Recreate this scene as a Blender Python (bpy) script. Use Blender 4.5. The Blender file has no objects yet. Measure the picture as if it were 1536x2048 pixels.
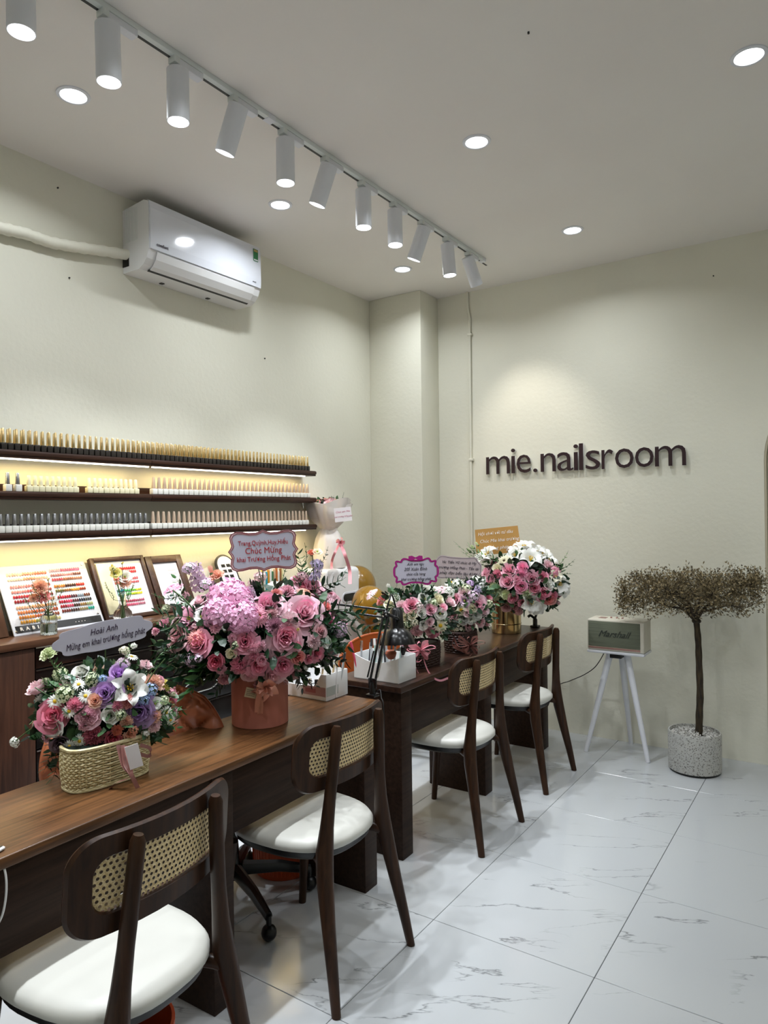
import bpy, bmesh, math, random
from mathutils import Vector, Matrix, Quaternion
import numpy as np
rnd = random.Random(7)
D = bpy.data; COL = bpy.context.scene.collection
sc = bpy.context.scene
PI = math.pi
# ---------------------------------------------------------------- camera
FPX, PITCH, ROLL, YAW, EYE = 1400.9, .0043, -.0125, .5937, 1.506
_F = Vector((-math.sin(YAW), math.cos(YAW), 0)); _R = Vector((math.cos(YAW), math.sin(YAW), 0)); _U = Vector((0, 0, 1))
_F2 = _F*math.cos(PITCH)+_U*math.sin(PITCH); _U2 = _U*math.cos(PITCH)-_F*math.sin(PITCH)
_R3 = _R*math.cos(ROLL)+_U2*math.sin(ROLL); _U3 = _U2*math.cos(ROLL)-_R*math.sin(ROLL)
CAM = Vector((0, 0, EYE))
cd = D.cameras.new('camera'); co = D.objects.new('camera', cd); COL.objects.link(co)
co.matrix_world = Matrix(((_R3.x, _U3.x, -_F2.x, 0), (_R3.y, _U3.y, -_F2.y, 0), (_R3.z, _U3.z, -_F2.z, EYE), (0, 0, 0, 1)))
cd.sensor_fit = 'VERTICAL'; cd.sensor_height = 36; cd.lens = FPX/2048*36; cd.clip_start = .02
sc.camera = co
# ---------------------------------------------------------------- world, exposure, lamps
w = D.worlds.new('world'); sc.world = w; w.use_nodes = True
w.node_tree.nodes['Background'].inputs[0].default_value = (.8, .9, 1, 1)
w.node_tree.nodes['Background'].inputs[1].default_value = .3
vs = sc.view_settings
vs.view_transform = 'Standard'; vs.look = 'None'; vs.gamma = 1; vs.use_curve_mapping = False; vs.exposure = 0.08
W_DOWN, W_SPOT, W_STRIP = 5.6, 66.0, 1.7
C_COOL, C_WARM = (.90, .95, 1.0), (1.0, .93, .84)
LX, BY, RX, FY, CZ = -3.106, 4.69, 2.4, -1.6, 3.16      # left wall, back wall, right wall, front wall, ceiling
def lamp(name, kind, loc, power, color, direction=(0, 0, -1), **kw):
    l = D.lights.new(name, kind); l.energy = power; l.color = color
    for k, v in kw.items(): setattr(l, k, v)
    o = D.objects.new(name, l); COL.objects.link(o); o.location = loc
    o.rotation_mode = 'QUATERNION'; o.rotation_quaternion = Vector(direction).to_track_quat('-Z', 'Y')
    return o

# ---------------------------------------------------------------- helpers
def ray(x, y): return _F2+_R3*((x-768)/FPX)-_U3*((y-1024)/FPX)
def on_z(x, y, z): d = ray(x, y); return CAM+d*((z-EYE)/d.z)
def on_x(x, y, X): d = ray(x, y); return CAM+d*(X/d.x)
def on_y(x, y, Y): d = ray(x, y); return CAM+d*(Y/d.y)
def at(x, y, dep): return CAM+ray(x, y)*dep
def C(h, a=1):
    h = h.lstrip('#'); v = [int(h[i:i+2], 16)/255 for i in (0, 2, 4)]
    return tuple(t/12.92 if t <= .04045 else ((t+.055)/1.055)**2.4 for t in v)+(a,)

class MB:
    def __init__(s): s.v = []; s.f = []; s.m = []; s.c = {}
    def add(s, vs, fs, mi=0, col=None):
        b = len(s.v); s.v += [tuple(p) for p in vs]
        for f in fs:
            if col is not None: s.c[len(s.f)] = col
            s.f.append([b+i for i in f]); s.m.append(mi)
        return s
    def box(s, lo, hi, bev=0, mi=0, M=None, col=None, seg=2):
        bm = bmesh.new(); bmesh.ops.create_cube(bm, size=1)
        for v in bm.verts:
            v.co = Vector([(lo[i]+hi[i])/2+v.co[i]*(hi[i]-lo[i]) for i in range(3)])
        if bev: bmesh.ops.bevel(bm, geom=bm.edges[:], offset=bev, segments=seg, profile=.5, affect='EDGES')
        if M is not None: bm.transform(M)
        bm.verts.index_update()
        s.add([v.co for v in bm.verts], [[v.index for v in f.verts] for f in bm.faces], mi, col); bm.free(); return s
    def grid(s, fn, nu, nv, closed_u=False, mi=0, M=None, cap0=False, cap1=False, colf=None):
        U = nu if closed_u else nu+1
        pts = []
        for j in range(nv+1):
            for i in range(U):
                p = Vector(fn(i/nu, j/nv)); pts.append(M @ p if M is not None else p)
        b = len(s.v); s.v += [tuple(p) for p in pts]
        for j in range(nv):
            for i in range(nu):
                a = j*U+i; c = j*U+(i+1) % U
                if colf: s.c[len(s.f)] = colf(i/nu, j/nv)
                s.f.append([b+a, b+c, b+c+U, b+a+U]); s.m.append(mi)
        if cap0: s.f.append([b+i for i in range(U)][::-1]); s.m.append(mi)
        if cap1: s.f.append([b+nv*U+i for i in range(U)]); s.m.append(mi)
        return s
    def lathe(s, prof, n=24, M=None, mi=0, cap0=True, cap1=True, c=(0, 0, 0)):
        k = len(prof)-1
        def fn(u, v):
            r, z = prof[round(v*k)]; a = u*2*PI
            return (c[0]+r*math.cos(a), c[1]+r*math.sin(a), c[2]+z)
        return s.grid(fn, n, k, True, mi, M, cap0, cap1)
    def tube(s, pts, r, n=8, mi=0, cap=True, flat=1.0, ref=None):
        pts = [Vector(p) for p in pts]; k = len(pts)
        rr = r if isinstance(r, (list, tuple)) else [r]*k
        d0 = (pts[1]-pts[0]).normalized()
        ref = Vector(ref) if ref else (Vector((0, 0, 1)) if abs(d0.z) < .9 else Vector((1, 0, 0)))
        ring = []; x = None
        for i in range(k):
            d = (pts[min(i+1, k-1)]-pts[max(i-1, 0)]).normalized()
            if x is None: x = (ref-d*ref.dot(d)).normalized()
            else: x = (x-d*x.dot(d)).normalized()
            y = d.cross(x)
            for j in range(n):
                a = 2*PI*j/n; ring.append(pts[i]+x*(rr[i]*math.cos(a))+y*(rr[i]*flat*math.sin(a)))
        b = len(s.v); s.v += [tuple(p) for p in ring]
        for i in range(k-1):
            for j in range(n):
                s.f.append([b+i*n+j, b+i*n+(j+1) % n, b+(i+1)*n+(j+1) % n, b+(i+1)*n+j]); s.m.append(mi)
        if cap:
            s.f.append([b+j for j in range(n)][::-1]); s.m.append(mi)
            s.f.append([b+(k-1)*n+j for j in range(n)]); s.m.append(mi)
        return s
    def prism(s, poly, z0, z1, M=None, mi=0, mi_side=None):
        n = len(poly); vs = [Vector((p[0], p[1], z0)) for p in poly]+[Vector((p[0], p[1], z1)) for p in poly]
        if M is not None: vs = [M @ v for v in vs]
        b = len(s.v); s.v += [tuple(p) for p in vs]
        s.f.append([b+i for i in range(n)][::-1]); s.m.append(mi)
        s.f.append([b+n+i for i in range(n)]); s.m.append(mi)
        for i in range(n):
            j = (i+1) % n; s.f.append([b+i, b+j, b+n+j, b+n+i]); s.m.append(mi if mi_side is None else mi_side)
        return s
    def ball(s, c, r, n=10, k=6, mi=0, M=None):
        c = Vector(c); r = Vector((r, r, r)) if not hasattr(r, '__len__') else Vector(r)
        def fn(u, v):
            a = u*2*PI; t = PI*(.02+.96*v)
            return (c.x+r.x*math.sin(t)*math.cos(a), c.y+r.y*math.sin(t)*math.sin(a), c.z-r.z*math.cos(t))
        return s.grid(fn, n, k, True, mi, M, True, True)
    def mesh(s, name, mats, smooth=True):
        me = D.meshes.new(name); me.from_pydata(s.v, [], s.f)
        for m in (mats if isinstance(mats, (list, tuple)) else [mats]): me.materials.append(m)
        if any(s.m): me.polygons.foreach_set('material_index', s.m)
        if s.c:
            at_ = me.color_attributes.new('Col', 'FLOAT_COLOR', 'CORNER'); arr = np.ones((len(me.loops), 4), dtype=np.float32)
            for i, p in enumerate(me.polygons):
                c = s.c.get(i)
                if c is not None: arr[p.loop_start:p.loop_start+p.loop_total] = c
            at_.data.foreach_set('color', arr.ravel())
        me.update(); me.validate()
        if smooth:
            try: me.shade_auto_smooth(angle=.7) if hasattr(me, 'shade_auto_smooth') else None
            except Exception: pass
            me.polygons.foreach_set('use_smooth', [True]*len(me.polygons))
            me.set_sharp_from_angle(angle=.75)
        return me
    def obj(s, name, mats, parent=None, smooth=True, color=None, loc=None):
        return put(s.mesh(name, mats, smooth), name, parent, color, loc)

def put(me, name, parent=None, color=None, loc=None, M=None):
    o = D.objects.new(name, me); COL.objects.link(o)
    if parent is not None: o.parent = parent
    if color is not None: o.color = color
    if M is not None: o.matrix_basis = M
    if loc is not None: o.location = loc
    return o
def tag(o, label, cat, group=None):
    o['label'] = label; o['category'] = cat
    if group: o['group'] = group
    return o
def thing(name, label, cat, loc=(0, 0, 0), rz=0, group=None):
    o = D.objects.new(name, None); COL.objects.link(o); o.location = loc; o.rotation_euler = (0, 0, rz)
    o.empty_display_size = .05
    return tag(o, label, cat, group)
def struct(o): o['kind'] = 'structure'; return o
def stuff(o): o['kind'] = 'stuff'; return o
def lab(o, l): o['label'] = l; return o
def dup(root, loc, rz=0, label=None, group=None):
    r = root.copy(); COL.objects.link(r); r.location = loc; r.rotation_euler = (0, 0, rz)
    if label: r['label'] = label
    if group: r['group'] = group
    for ch in root.children:
        c = ch.copy(); COL.objects.link(c); c.parent = r
        for g in ch.children:
            d = g.copy(); COL.objects.link(d); d.parent = c
    return r
def text(body, size, mat, parent, M, name='lettering', ext=.0004, shear=0, bold=0, align='CENTER', spacing=1, res=3, fit=None):
    cu = D.curves.new('t', 'FONT'); cu.body = body; cu.size = size; cu.extrude = ext; cu.shear = shear; cu.offset = bold
    cu.align_x = align; cu.align_y = 'CENTER'; cu.space_character = spacing; cu.resolution_u = res
    t = D.objects.new('t', cu); COL.objects.link(t)
    bpy.context.view_layer.update()
    dg = bpy.context.evaluated_depsgraph_get()
    me = D.meshes.new_from_object(t.evaluated_get(dg)); me.name = name
    D.objects.remove(t); D.curves.remove(cu)
    if fit:
        a = np.array([v.co.x for v in me.vertices]); k = fit/(a.max()-a.min())
        for v in me.vertices: v.co.x *= k
    me.materials.clear(); me.materials.append(mat)
    o = D.objects.new(name, me); COL.objects.link(o); o.parent = parent; o.matrix_basis = M
    return o
def T(x, y, z): return Matrix.Translation((x, y, z))
def frame(o, x, n):                      # matrix with local x along x, local z along n
    x = Vector(x).normalized(); n = Vector(n); n = (n-x*n.dot(x)).normalized(); y = n.cross(x)
    return Matrix(((x.x, y.x, n.x, o[0]), (x.y, y.y, n.y, o[1]), (x.z, y.z, n.z, o[2]), (0, 0, 0, 1)))

# ---------------------------------------------------------------- materials
def mat(name, col=(.8, .8, .8, 1), rough=.5, metal=0, **kw):
    m = D.materials.new(name); m.use_nodes = True; b = m.node_tree.nodes['Principled BSDF']
    b.inputs['Base Color'].default_value = col; b.inputs['Roughness'].default_value = rough; b.inputs['Metallic'].default_value = metal
    for k, v in kw.items(): b.inputs[k].default_value = v
    return m
def N(m, t, **kw):
    n = m.node_tree.nodes.new(t)
    for k, v in kw.items():
        if k.startswith('i_'): n.inputs[int(k[2:])].default_value = v
        else: setattr(n, k, v)
    return n
def L(m, a, b): m.node_tree.links.new(a, b)
def bsdf(m): return m.node_tree.nodes['Principled BSDF']
def ramp(m, stops):
    r = N(m, 'ShaderNodeValToRGB'); e = r.color_ramp.elements
    while len(e) < len(stops): e.new(.5)
    for i, (p, c) in enumerate(stops): e[i].position = p; e[i].color = c
    return r
def coords(m, scale=(1, 1, 1), kind='Object'):
    tc = N(m, 'ShaderNodeTexCoord'); mp = N(m, 'ShaderNodeMapping'); mp.inputs['Scale'].default_value = scale
    L(m, tc.outputs[kind], mp.inputs[0]); return mp.outputs[0]
def bump(m, h, strength=.3, dist=.002):
    b = N(m, 'ShaderNodeBump'); b.inputs['Strength'].default_value = strength; b.inputs['Distance'].default_value = dist
    L(m, h, b.inputs['Height']); L(m, b.outputs[0], bsdf(m).inputs['Normal'])
def plaster(name, c1, c2, scale=38, st=.35):
    m = mat(name, c1, .75); v = coords(m)
    n = N(m, 'ShaderNodeTexNoise'); n.inputs['Scale'].default_value = 1.3; n.inputs['Detail'].default_value = 3; L(m, v, n.inputs[0])
    r = ramp(m, [(.35, c1), (.65, c2)]); L(m, n.outputs[0], r.inputs[0]); L(m, r.outputs[0], bsdf(m).inputs[0])
    k = N(m, 'ShaderNodeTexNoise'); k.inputs['Scale'].default_value = scale; k.inputs['Detail'].default_value = 4; L(m, v, k.inputs[0])
    bump(m, k.outputs[0], st, .004); return m
def wood(name, dark, light, scale=(26, 1.6, 26), rough=.38, spec=.35):
    m = mat(name, dark, rough); v = coords(m, scale)
    n = N(m, 'ShaderNodeTexNoise'); n.inputs['Scale'].default_value = 2.2; n.inputs['Detail'].default_value = 7; n.inputs['Roughness'].default_value = .62; n.inputs['Distortion'].default_value = .5
    L(m, v, n.inputs[0]); r = ramp(m, [(.3, dark), (.5, tuple((a+b)/2 for a, b in zip(dark, light))), (.7, light)]); L(m, n.outputs[0], r.inputs[0])
    L(m, r.outputs[0], bsdf(m).inputs[0]); bump(m, n.outputs[0], .12, .001)
    bsdf(m).inputs['Specular IOR Level'].default_value = spec; return m
M_wall = plaster('cream_plaster', C('e2e0d0'), C('e8e6d6'))
M_ceil = plaster('ceiling_paint', C('e9e4de'), C('ece8e2'), 60, .08)
M_deskwood = wood('walnut_laminate', C('32200f'), C('704a2b'), rough=.33)
M_deskwood2 = wood('far_desk_laminate', C('1e1412'), C('452e23'), rough=.3)  # far desk laminate, a darker tone than the near desk's walnut
M_panelwood = wood('dark_walnut_panel', C('241914'), C('3a2a21'), rough=.45, spec=.12)
M_cabwood = wood('cabinet_walnut', C('2c1b14'), C('4a2f22'), scale=(26, 26, 1.4), rough=.4)
M_cabtop = wood('cabinet_top_walnut', C('3d281d'), C('5d402e'), rough=.28)
M_shelf = wood('shelf_walnut', C('24140e'), C('3d2418'), rough=.35)
M_chairwood = wood('chair_walnut', C('24160e'), C('422a1a'), scale=(22, 22, 2), rough=.36, spec=.22)
M_white = mat('white_plastic', C('e6e6e6'), .35)
M_whitegloss = mat('glossy_white_plastic', C('dfe2ea'), .09)
M_lampwhite = mat('white_lamp_metal', C('e2e4ea'), .4)
M_track = mat('track_grey', C('dde2e0'), .4)
M_black = mat('black_plastic', C('08080a'), .35)
M_blackmetal = mat('black_metal', C('0a0a0c'), .25, 0)
M_chrome = mat('chrome', C('d8d8d8'), .15, 1)
M_leather = mat('white_leather', C('cbcac2'), .45)
M_emit = mat('led_white', (1, 1, 1, 1)); bsdf(M_emit).inputs['Emission Color'].default_value = (.93, .97, 1, 1); bsdf(M_emit).inputs['Emission Strength'].default_value = 9
M_strip = mat('led_strip_light', (1, 1, 1, 1)); bsdf(M_strip).inputs['Emission Color'].default_value = (1, .93, .78, 1); bsdf(M_strip).inputs['Emission Strength'].default_value = 7
M_groove = mat('dark_groove', C('101010'), .6)
M_glass = mat('clear_glass', (.97, 1, .97, 1), .03, 0, **{'Transmission Weight': 1.0, 'IOR': 1.35})
M_water = mat('vase_water', (.9, .95, .85, 1), .02, 0, **{'Transmission Weight': 1.0, 'IOR': 1.2})
M_gold = mat('gold_cap', C('e2c996'), .18, 1)
M_silvercap = mat('silver_cap', C('9a9a9c'), .25, .9)
M_beige = mat('beige_cap', C('b09a84'), .35)
M_cream = mat('cream_cap', C('d8d2b0'), .4)
M_bbase = mat('smoky_bottle', C('2b2724'), .12)
M_wbase = mat('white_bottle', C('dcdcd4'), .2)
M_pinkbox = mat('terracotta_paper', C('b8705f'), .7)
M_ribbonpink = mat('pink_ribbon', C('e39aa6'), .35)
M_ribbonpeach = mat('peach_ribbon', C('dd9a86'), .35)
M_ribbonmauve = mat('mauve_ribbon', C('855750'), .4)
M_sign = mat('sign_card', C('c4c2d2'), .55)
M_signwhite = mat('white_card', C('e2dee2'), .55)
M_maroon = mat('maroon_ink', C('7a1828'), .6)
M_red = mat('red_ink', C('b01824'), .6)
M_purpleink = mat('purple_ink', C('2c1038'), .6)
M_magenta = mat('magenta_print', C('a6157f'), .5)
M_signgrey = mat('grey_pink_card', C('b3a4a6'), .6)
M_kraft = mat('kraft_card', C('c29350'), .7)
M_ink = mat('grey_ink', C('3b3440'), .6)
M_whiteink = mat('white_ink', C('f4f0ec'), .6)
M_darktext = mat('sign_letter_face', C('2a1218'), .4)
M_terra = mat('orange_plastic', C('b8491f'), .45)
M_tan = mat('tan_leather', C('a8603e'), .38)
M_seam = mat('leather_seam', C('4a2114'), .6)
M_orange = mat('orange_leather', C('94430f'), .5)
M_balloon = mat('gold_balloon', C('8a6414'), .22, 0, **{'Coat Weight': .6})
M_paper = mat('white_wrapping_paper', C('e8e2dc'), .6)
M_bark = mat('tree_bark', C('2d2417'), .8)
M_stem = mat('green_stem', C('3f5a2c'), .6)
M_brush = mat('makeup_bristles', C('8d4b34'), .8)
M_pinkpl = mat('pink_plastic', C('d84a6a'), .4)
M_mint = mat('mint_grille', C('5f6f60'), .8)
M_rosegold = mat('copper_strip', C('b58c84'), .3, .6)
M_cable = mat('black_cable', C('0c0c0c'), .5)
M_mirror = mat('dark_mirror', C('4a4a40'), .12, .3)
M_archtrim = mat('arch_trim', C('bdb49c'), .5)
M_greenlabel = mat('green_label', C('2e7a4a'), .5)
# fabric grille on speaker
_v = coords(M_mint, (1, 1, 400)); _n = N(M_mint, 'ShaderNodeTexNoise'); _n.inputs['Scale'].default_value = 3; L(M_mint, _v, _n.inputs[0])
_r = ramp(M_mint, [(.3, C('54594a')), (.7, C('777c69'))]); L(M_mint, _n.outputs[0], _r.inputs[0]); L(M_mint, _r.outputs[0], bsdf(M_mint).inputs[0])
# leather creases
for _m in (M_leather, M_tan):
    _v = coords(_m); _n = N(_m, 'ShaderNodeTexNoise'); _n.inputs['Scale'].default_value = 9; _n.inputs['Detail'].default_value = 6; L(_m, _v, _n.inputs[0]); bump(_m, _n.outputs[0], .25, .004)
# bark
_v = coords(M_bark, (40, 40, 8)); _n = N(M_bark, 'ShaderNodeTexNoise'); _n.inputs['Scale'].default_value = 1.5; _n.inputs['Detail'].default_value = 6; L(M_bark, _v, _n.inputs[0])
_r = ramp(M_bark, [(.35, C('1d160e')), (.7, C('4a3c26'))]); L(M_bark, _n.outputs[0], _r.inputs[0]); L(M_bark, _r.outputs[0], bsdf(M_bark).inputs[0]); bump(M_bark, _n.outputs[0], .6, .004)
# polished marble tile
M_tile = mat('marble_tile', C('c9cdcd'), .14)
_v = coords(M_tile); _oi = N(M_tile, 'ShaderNodeObjectInfo'); _ad = N(M_tile, 'ShaderNodeVectorMath', operation='MULTIPLY_ADD')
_cmb = N(M_tile, 'ShaderNodeCombineXYZ'); L(M_tile, _oi.outputs['Random'], _cmb.inputs[0]); L(M_tile, _oi.outputs['Random'], _cmb.inputs[2])
_ad.inputs[1].default_value = (3, 0, 9); L(M_tile, _cmb.outputs[0], _ad.inputs[0]); L(M_tile, _v, _ad.inputs[2])
_rot = N(M_tile, 'ShaderNodeMapping'); _rot.inputs['Scale'].default_value = (1.0, 3.8, 1); _r0 = N(M_tile, 'ShaderNodeMapping'); _r0.inputs['Rotation'].default_value = (0, 0, -.5); L(M_tile, _ad.outputs[0], _r0.inputs[0]); L(M_tile, _r0.outputs[0], _rot.inputs[0])
_n1 = N(M_tile, 'ShaderNodeTexNoise'); _n1.inputs['Scale'].default_value = 1.15; _n1.inputs['Detail'].default_value = 9; _n1.inputs['Roughness'].default_value = .55; _n1.inputs['Distortion'].default_value = .25; L(M_tile, _rot.outputs[0], _n1.inputs[0])
_vein = ramp(M_tile, [(.493, (0, 0, 0, 1)), (.4985, (1, 1, 1, 1)), (.5005, (1, 1, 1, 1)), (.507, (0, 0, 0, 1))]); L(M_tile, _n1.outputs[0], _vein.inputs[0])
_n2 = N(M_tile, 'ShaderNodeTexNoise'); _n2.inputs['Scale'].default_value = 3.1; L(M_tile, _ad.outputs[0], _n2.inputs[0])
_mk = ramp(M_tile, [(.46, (0, 0, 0, 1)), (.62, (1, 1, 1, 1))]); L(M_tile, _n2.outputs[0], _mk.inputs[0])
_mul = N(M_tile, 'ShaderNodeMath', operation='MULTIPLY'); L(M_tile, _vein.outputs[0], _mul.inputs[0]); L(M_tile, _mk.outputs[0], _mul.inputs[1])
_mx = N(M_tile, 'ShaderNodeMix', data_type='RGBA'); _mx.inputs[6].default_value = C('b9bcbe'); _mx.inputs[7].default_value = C('7c7f80'); L(M_tile, _mul.outputs[0], _mx.inputs[0]); L(M_tile, _mx.outputs[2], bsdf(M_tile).inputs[0])
M_grout = mat('dark_grout', C('45484a'), .8)
# terrazzo
M_terrazzo = mat('terrazzo', C('b9b9b4'), .6); _v = coords(M_terrazzo)
_vo = N(M_terrazzo, 'ShaderNodeTexVoronoi'); _vo.inputs['Scale'].default_value = 210; L(M_terrazzo, _v, _vo.inputs[0])
_sp = N(M_terrazzo, 'ShaderNodeSeparateColor'); L(M_terrazzo, _vo.outputs['Color'], _sp.inputs[0])
_r = ramp(M_terrazzo, [(0, C('6b6763')), (.10, C('99958f')), (.20, C('b7b7b2')), (1, C('bebeba'))]); _r.color_ramp.interpolation = 'CONSTANT'
L(M_terrazzo, _sp.outputs[0], _r.inputs[0]); L(M_terrazzo, _r.outputs[0], bsdf(M_terrazzo).inputs[0])
M_pebble = mat('white_pebbles', C('c8c6c0'), .8); _oi = N(M_pebble, 'ShaderNodeNewGeometry'); _r = ramp(M_pebble, [(0, C('8d8a86')), (.2, C('c0beb8')), (1, C('dad8d4'))]); L(M_pebble, _oi.outputs['Random Per Island'], _r.inputs[0]); L(M_pebble, _r.outputs[0], bsdf(M_pebble).inputs[0])
M_cane = mat('woven_cane', C('c3a873'), .55); _v = coords(M_cane, (160, 160, 160)); _n = N(M_cane, 'ShaderNodeTexNoise'); _n.inputs['Scale'].default_value = 1.5; L(M_cane, _v, _n.inputs[0]); _r = ramp(M_cane, [(.3, C('c4a870')), (.7, C('efdcb2'))]); L(M_cane, _n.outputs[0], _r.inputs[0]); L(M_cane, _r.outputs[0], bsdf(M_cane).inputs[0])
M_wicker = mat('pale_wicker', C('c9bb8c'), .5); _v = coords(M_wicker, (60, 60, 200)); _n = N(M_wicker, 'ShaderNodeTexNoise'); _n.inputs['Scale'].default_value = 1; L(M_wicker, _v, _n.inputs[0]); _r = ramp(M_wicker, [(.3, C('b8a978')), (.7, C('e6dab0'))]); L(M_wicker, _n.outputs[0], _r.inputs[0]); L(M_wicker, _r.outputs[0], bsdf(M_wicker).inputs[0])
M_wickerdark = mat('dark_wicker', C('2e1712'), .5)
M_goldmetal = mat('champagne_metal', C('cdb488'), .16, 1)
def island(name, stops, rough=.6, transl=0):
    m = mat(name, rough=rough); g = N(m, 'ShaderNodeNewGeometry'); r = ramp(m, stops); L(m, g.outputs['Random Per Island'], r.inputs[0]); L(m, r.outputs[0], bsdf(m).inputs[0]); return m
M_treeleaf = island('tree_leaves', [(0, C('463e2c')), (.5, C('766848')), (1, C('9c8b66'))])
M_foliage = island('foliage', [(0, C('0f2a18')), (.5, C('22432a')), (1, C('46693f'))], .45)
M_foliagepale = island('pale_foliage', [(0, C('4e6e4a')), (.5, C('86a17a')), (1, C('a9bd96'))], .5)
def attr_mat(name, rough=.5):
    m = mat(name, rough=rough); a = N(m, 'ShaderNodeAttribute'); a.attribute_name = 'Col'; L(m, a.outputs[0], bsdf(m).inputs[0]); return m
M_swatch = attr_mat('nail_lacquer', .15)
# petals: object colour, deeper towards the heart of the bloom
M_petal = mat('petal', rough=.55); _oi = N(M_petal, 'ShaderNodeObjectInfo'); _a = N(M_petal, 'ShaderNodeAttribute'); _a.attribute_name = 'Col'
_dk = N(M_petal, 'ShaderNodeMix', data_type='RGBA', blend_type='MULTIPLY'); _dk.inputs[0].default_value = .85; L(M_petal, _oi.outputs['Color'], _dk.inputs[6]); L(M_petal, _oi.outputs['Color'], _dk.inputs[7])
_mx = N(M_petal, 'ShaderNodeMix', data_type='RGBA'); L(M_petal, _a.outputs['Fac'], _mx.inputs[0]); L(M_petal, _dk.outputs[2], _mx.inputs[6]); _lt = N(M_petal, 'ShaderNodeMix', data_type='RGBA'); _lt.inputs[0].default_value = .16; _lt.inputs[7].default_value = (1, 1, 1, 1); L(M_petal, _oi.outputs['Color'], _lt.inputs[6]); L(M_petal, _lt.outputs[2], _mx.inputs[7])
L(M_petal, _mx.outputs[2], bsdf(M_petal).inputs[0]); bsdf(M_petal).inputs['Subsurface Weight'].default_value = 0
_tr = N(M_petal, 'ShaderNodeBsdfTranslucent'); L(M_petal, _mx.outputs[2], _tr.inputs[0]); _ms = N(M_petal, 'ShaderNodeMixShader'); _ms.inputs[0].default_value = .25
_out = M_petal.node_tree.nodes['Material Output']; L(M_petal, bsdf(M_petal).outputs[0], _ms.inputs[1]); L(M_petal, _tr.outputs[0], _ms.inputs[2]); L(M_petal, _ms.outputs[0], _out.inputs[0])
M_eye = mat('yellow_stamens', C('d8b020'), .6); M_eyegreen = mat('green_flower_heart', C('9aa83e'), .6); M_eyedark = mat('dark_flower_heart', C('4a2c12'), .7)
M_sprig = mat('sprig_leaf', rough=.4); _oi = N(M_sprig, 'ShaderNodeObjectInfo'); L(M_sprig, _oi.outputs['Color'], bsdf(M_sprig).inputs[0])
# ================================================================ THE ROOM
fl = struct(MB().box((LX-.1, FY-.1, -.06), (RX+.1, BY+.1, -.004)).obj('floor', M_grout))
TS = .6; tx0 = -1.3236-3*TS; ty0 = 1.656-6*TS
tile_me = {}
for i in range(10):
    for j in range(11):
        x0, y0 = tx0+i*TS, ty0+j*TS; x1, y1 = x0+TS, y0+TS
        if j == 10: y1 = y0+TS; 
        if y0 > BY-.2: continue
        if BY-y1 < .2: y1 = BY+.002
        k = round(y1-y0, 3)
        if k not in tile_me:
            tile_me[k] = MB().box((.0011, .0011, -.008), (TS-.0011, k-.0011, 0), .0012, seg=1).mesh('tile', M_tile, False)
        put(tile_me[k], 'tile', fl, loc=(x0, y0, 0))
struct(MB().box((LX-.1, FY-.1, CZ), (RX+.1, BY+.2, CZ+.08)).obj('ceiling', M_ceil))
struct(MB().box((LX-.12, FY-.1, 0), (LX, BY+.2, CZ)).obj('wall_left', M_wall))
struct(MB().box((RX, FY-.1, 0), (RX+.12, BY+.2, CZ)).obj('wall_right', M_wall))
struct(MB().box((LX, FY-.12, 0), (RX, FY, CZ)).obj('wall_front', M_wall))
struct(MB().box((LX, 4.43, 0), (-2.645, BY, CZ), .004).obj('trim_1', M_wall))
# back wall with an arched doorway at the right
AX0, AR, AZ = -.452, .5, 1.80
arc = [(AX0+AR-AR*math.cos(a), AZ+AR*math.sin(a)) for a in [PI*k/32 for k in range(33)]]
poly = [(LX, 0), (AX0, 0)]+arc+[(AX0+2*AR, 0), (RX, 0), (RX, CZ), (LX, CZ)]
Mw = Matrix(((1, 0, 0, 0), (0, 0, -1, 0), (0, 1, 0, 0), (0, 0, 0, 1)))   # x,y,z -> x,-z,y
m = MB().prism(poly, -BY, -BY-.12, Mw)
bw = m.mesh('wall_back', M_wall, False); o = put(bw, 'wall_back'); struct(o)
dr = struct(MB().box((AX0-.02, BY+.07, 0), (AX0+2*AR+.02, BY+.12, AZ+AR+.02)).obj('door_1', M_archtrim))
inner = [(AX0, 0)]+arc+[(AX0+2*AR, 0)]
cx = AX0+AR
ring2 = [(cx+(x-cx)*.975, z if z < .01 else AZ+(z-AZ)*.975 if z > AZ else z) for x, z in inner]
m = MB()
for k in range(len(inner)-1):
    a, b, c, d = inner[k], inner[k+1], ring2[k+1], ring2[k]
    m.prism([a, b, c, d], -BY-.002, -BY-.02, Mw)
m.obj('door_frame', M_archtrim, dr, False)
gl = [(AX0+.03, .66), (AX0+.03, AZ)]+[(cx-(AR-.03)*math.cos(a), AZ+(AR-.03)*math.sin(a)) for a in [PI*k/24 for k in range(25)]]+[(AX0+2*AR-.03, .66)]
MB().prism(gl, -BY-.055, -BY-.069, Mw).obj('door_glass', M_mirror, dr, False)
# small fixings left in the plaster
for k, p in enumerate((on_x(115, 376, LX), on_x(138, 556, LX), on_y(1427, 552, BY), on_z(1057, 64, CZ), on_x(529, 717, LX))):
    n = (Vector((1, 0, 0)), Vector((1, 0, 0)), Vector((0, -1, 0)), Vector((0, 0, -1)), Vector((1, 0, 0)))[k]
    t = MB().tube([p-n*.002, p+n*.006], .004, 8).obj('wall_nail', M_black)
    tag(t, ('dark nail hole plug high on left wall before the air conditioner', 'small nail stub on left wall below the insulated pipe', 'dark nail stub on the sign wall near the ceiling at far right', 'dark screw head in the ceiling at the top of the picture', 'tiny nail stub on the left wall above the right end of the shelves')[k], 'nail')
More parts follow.
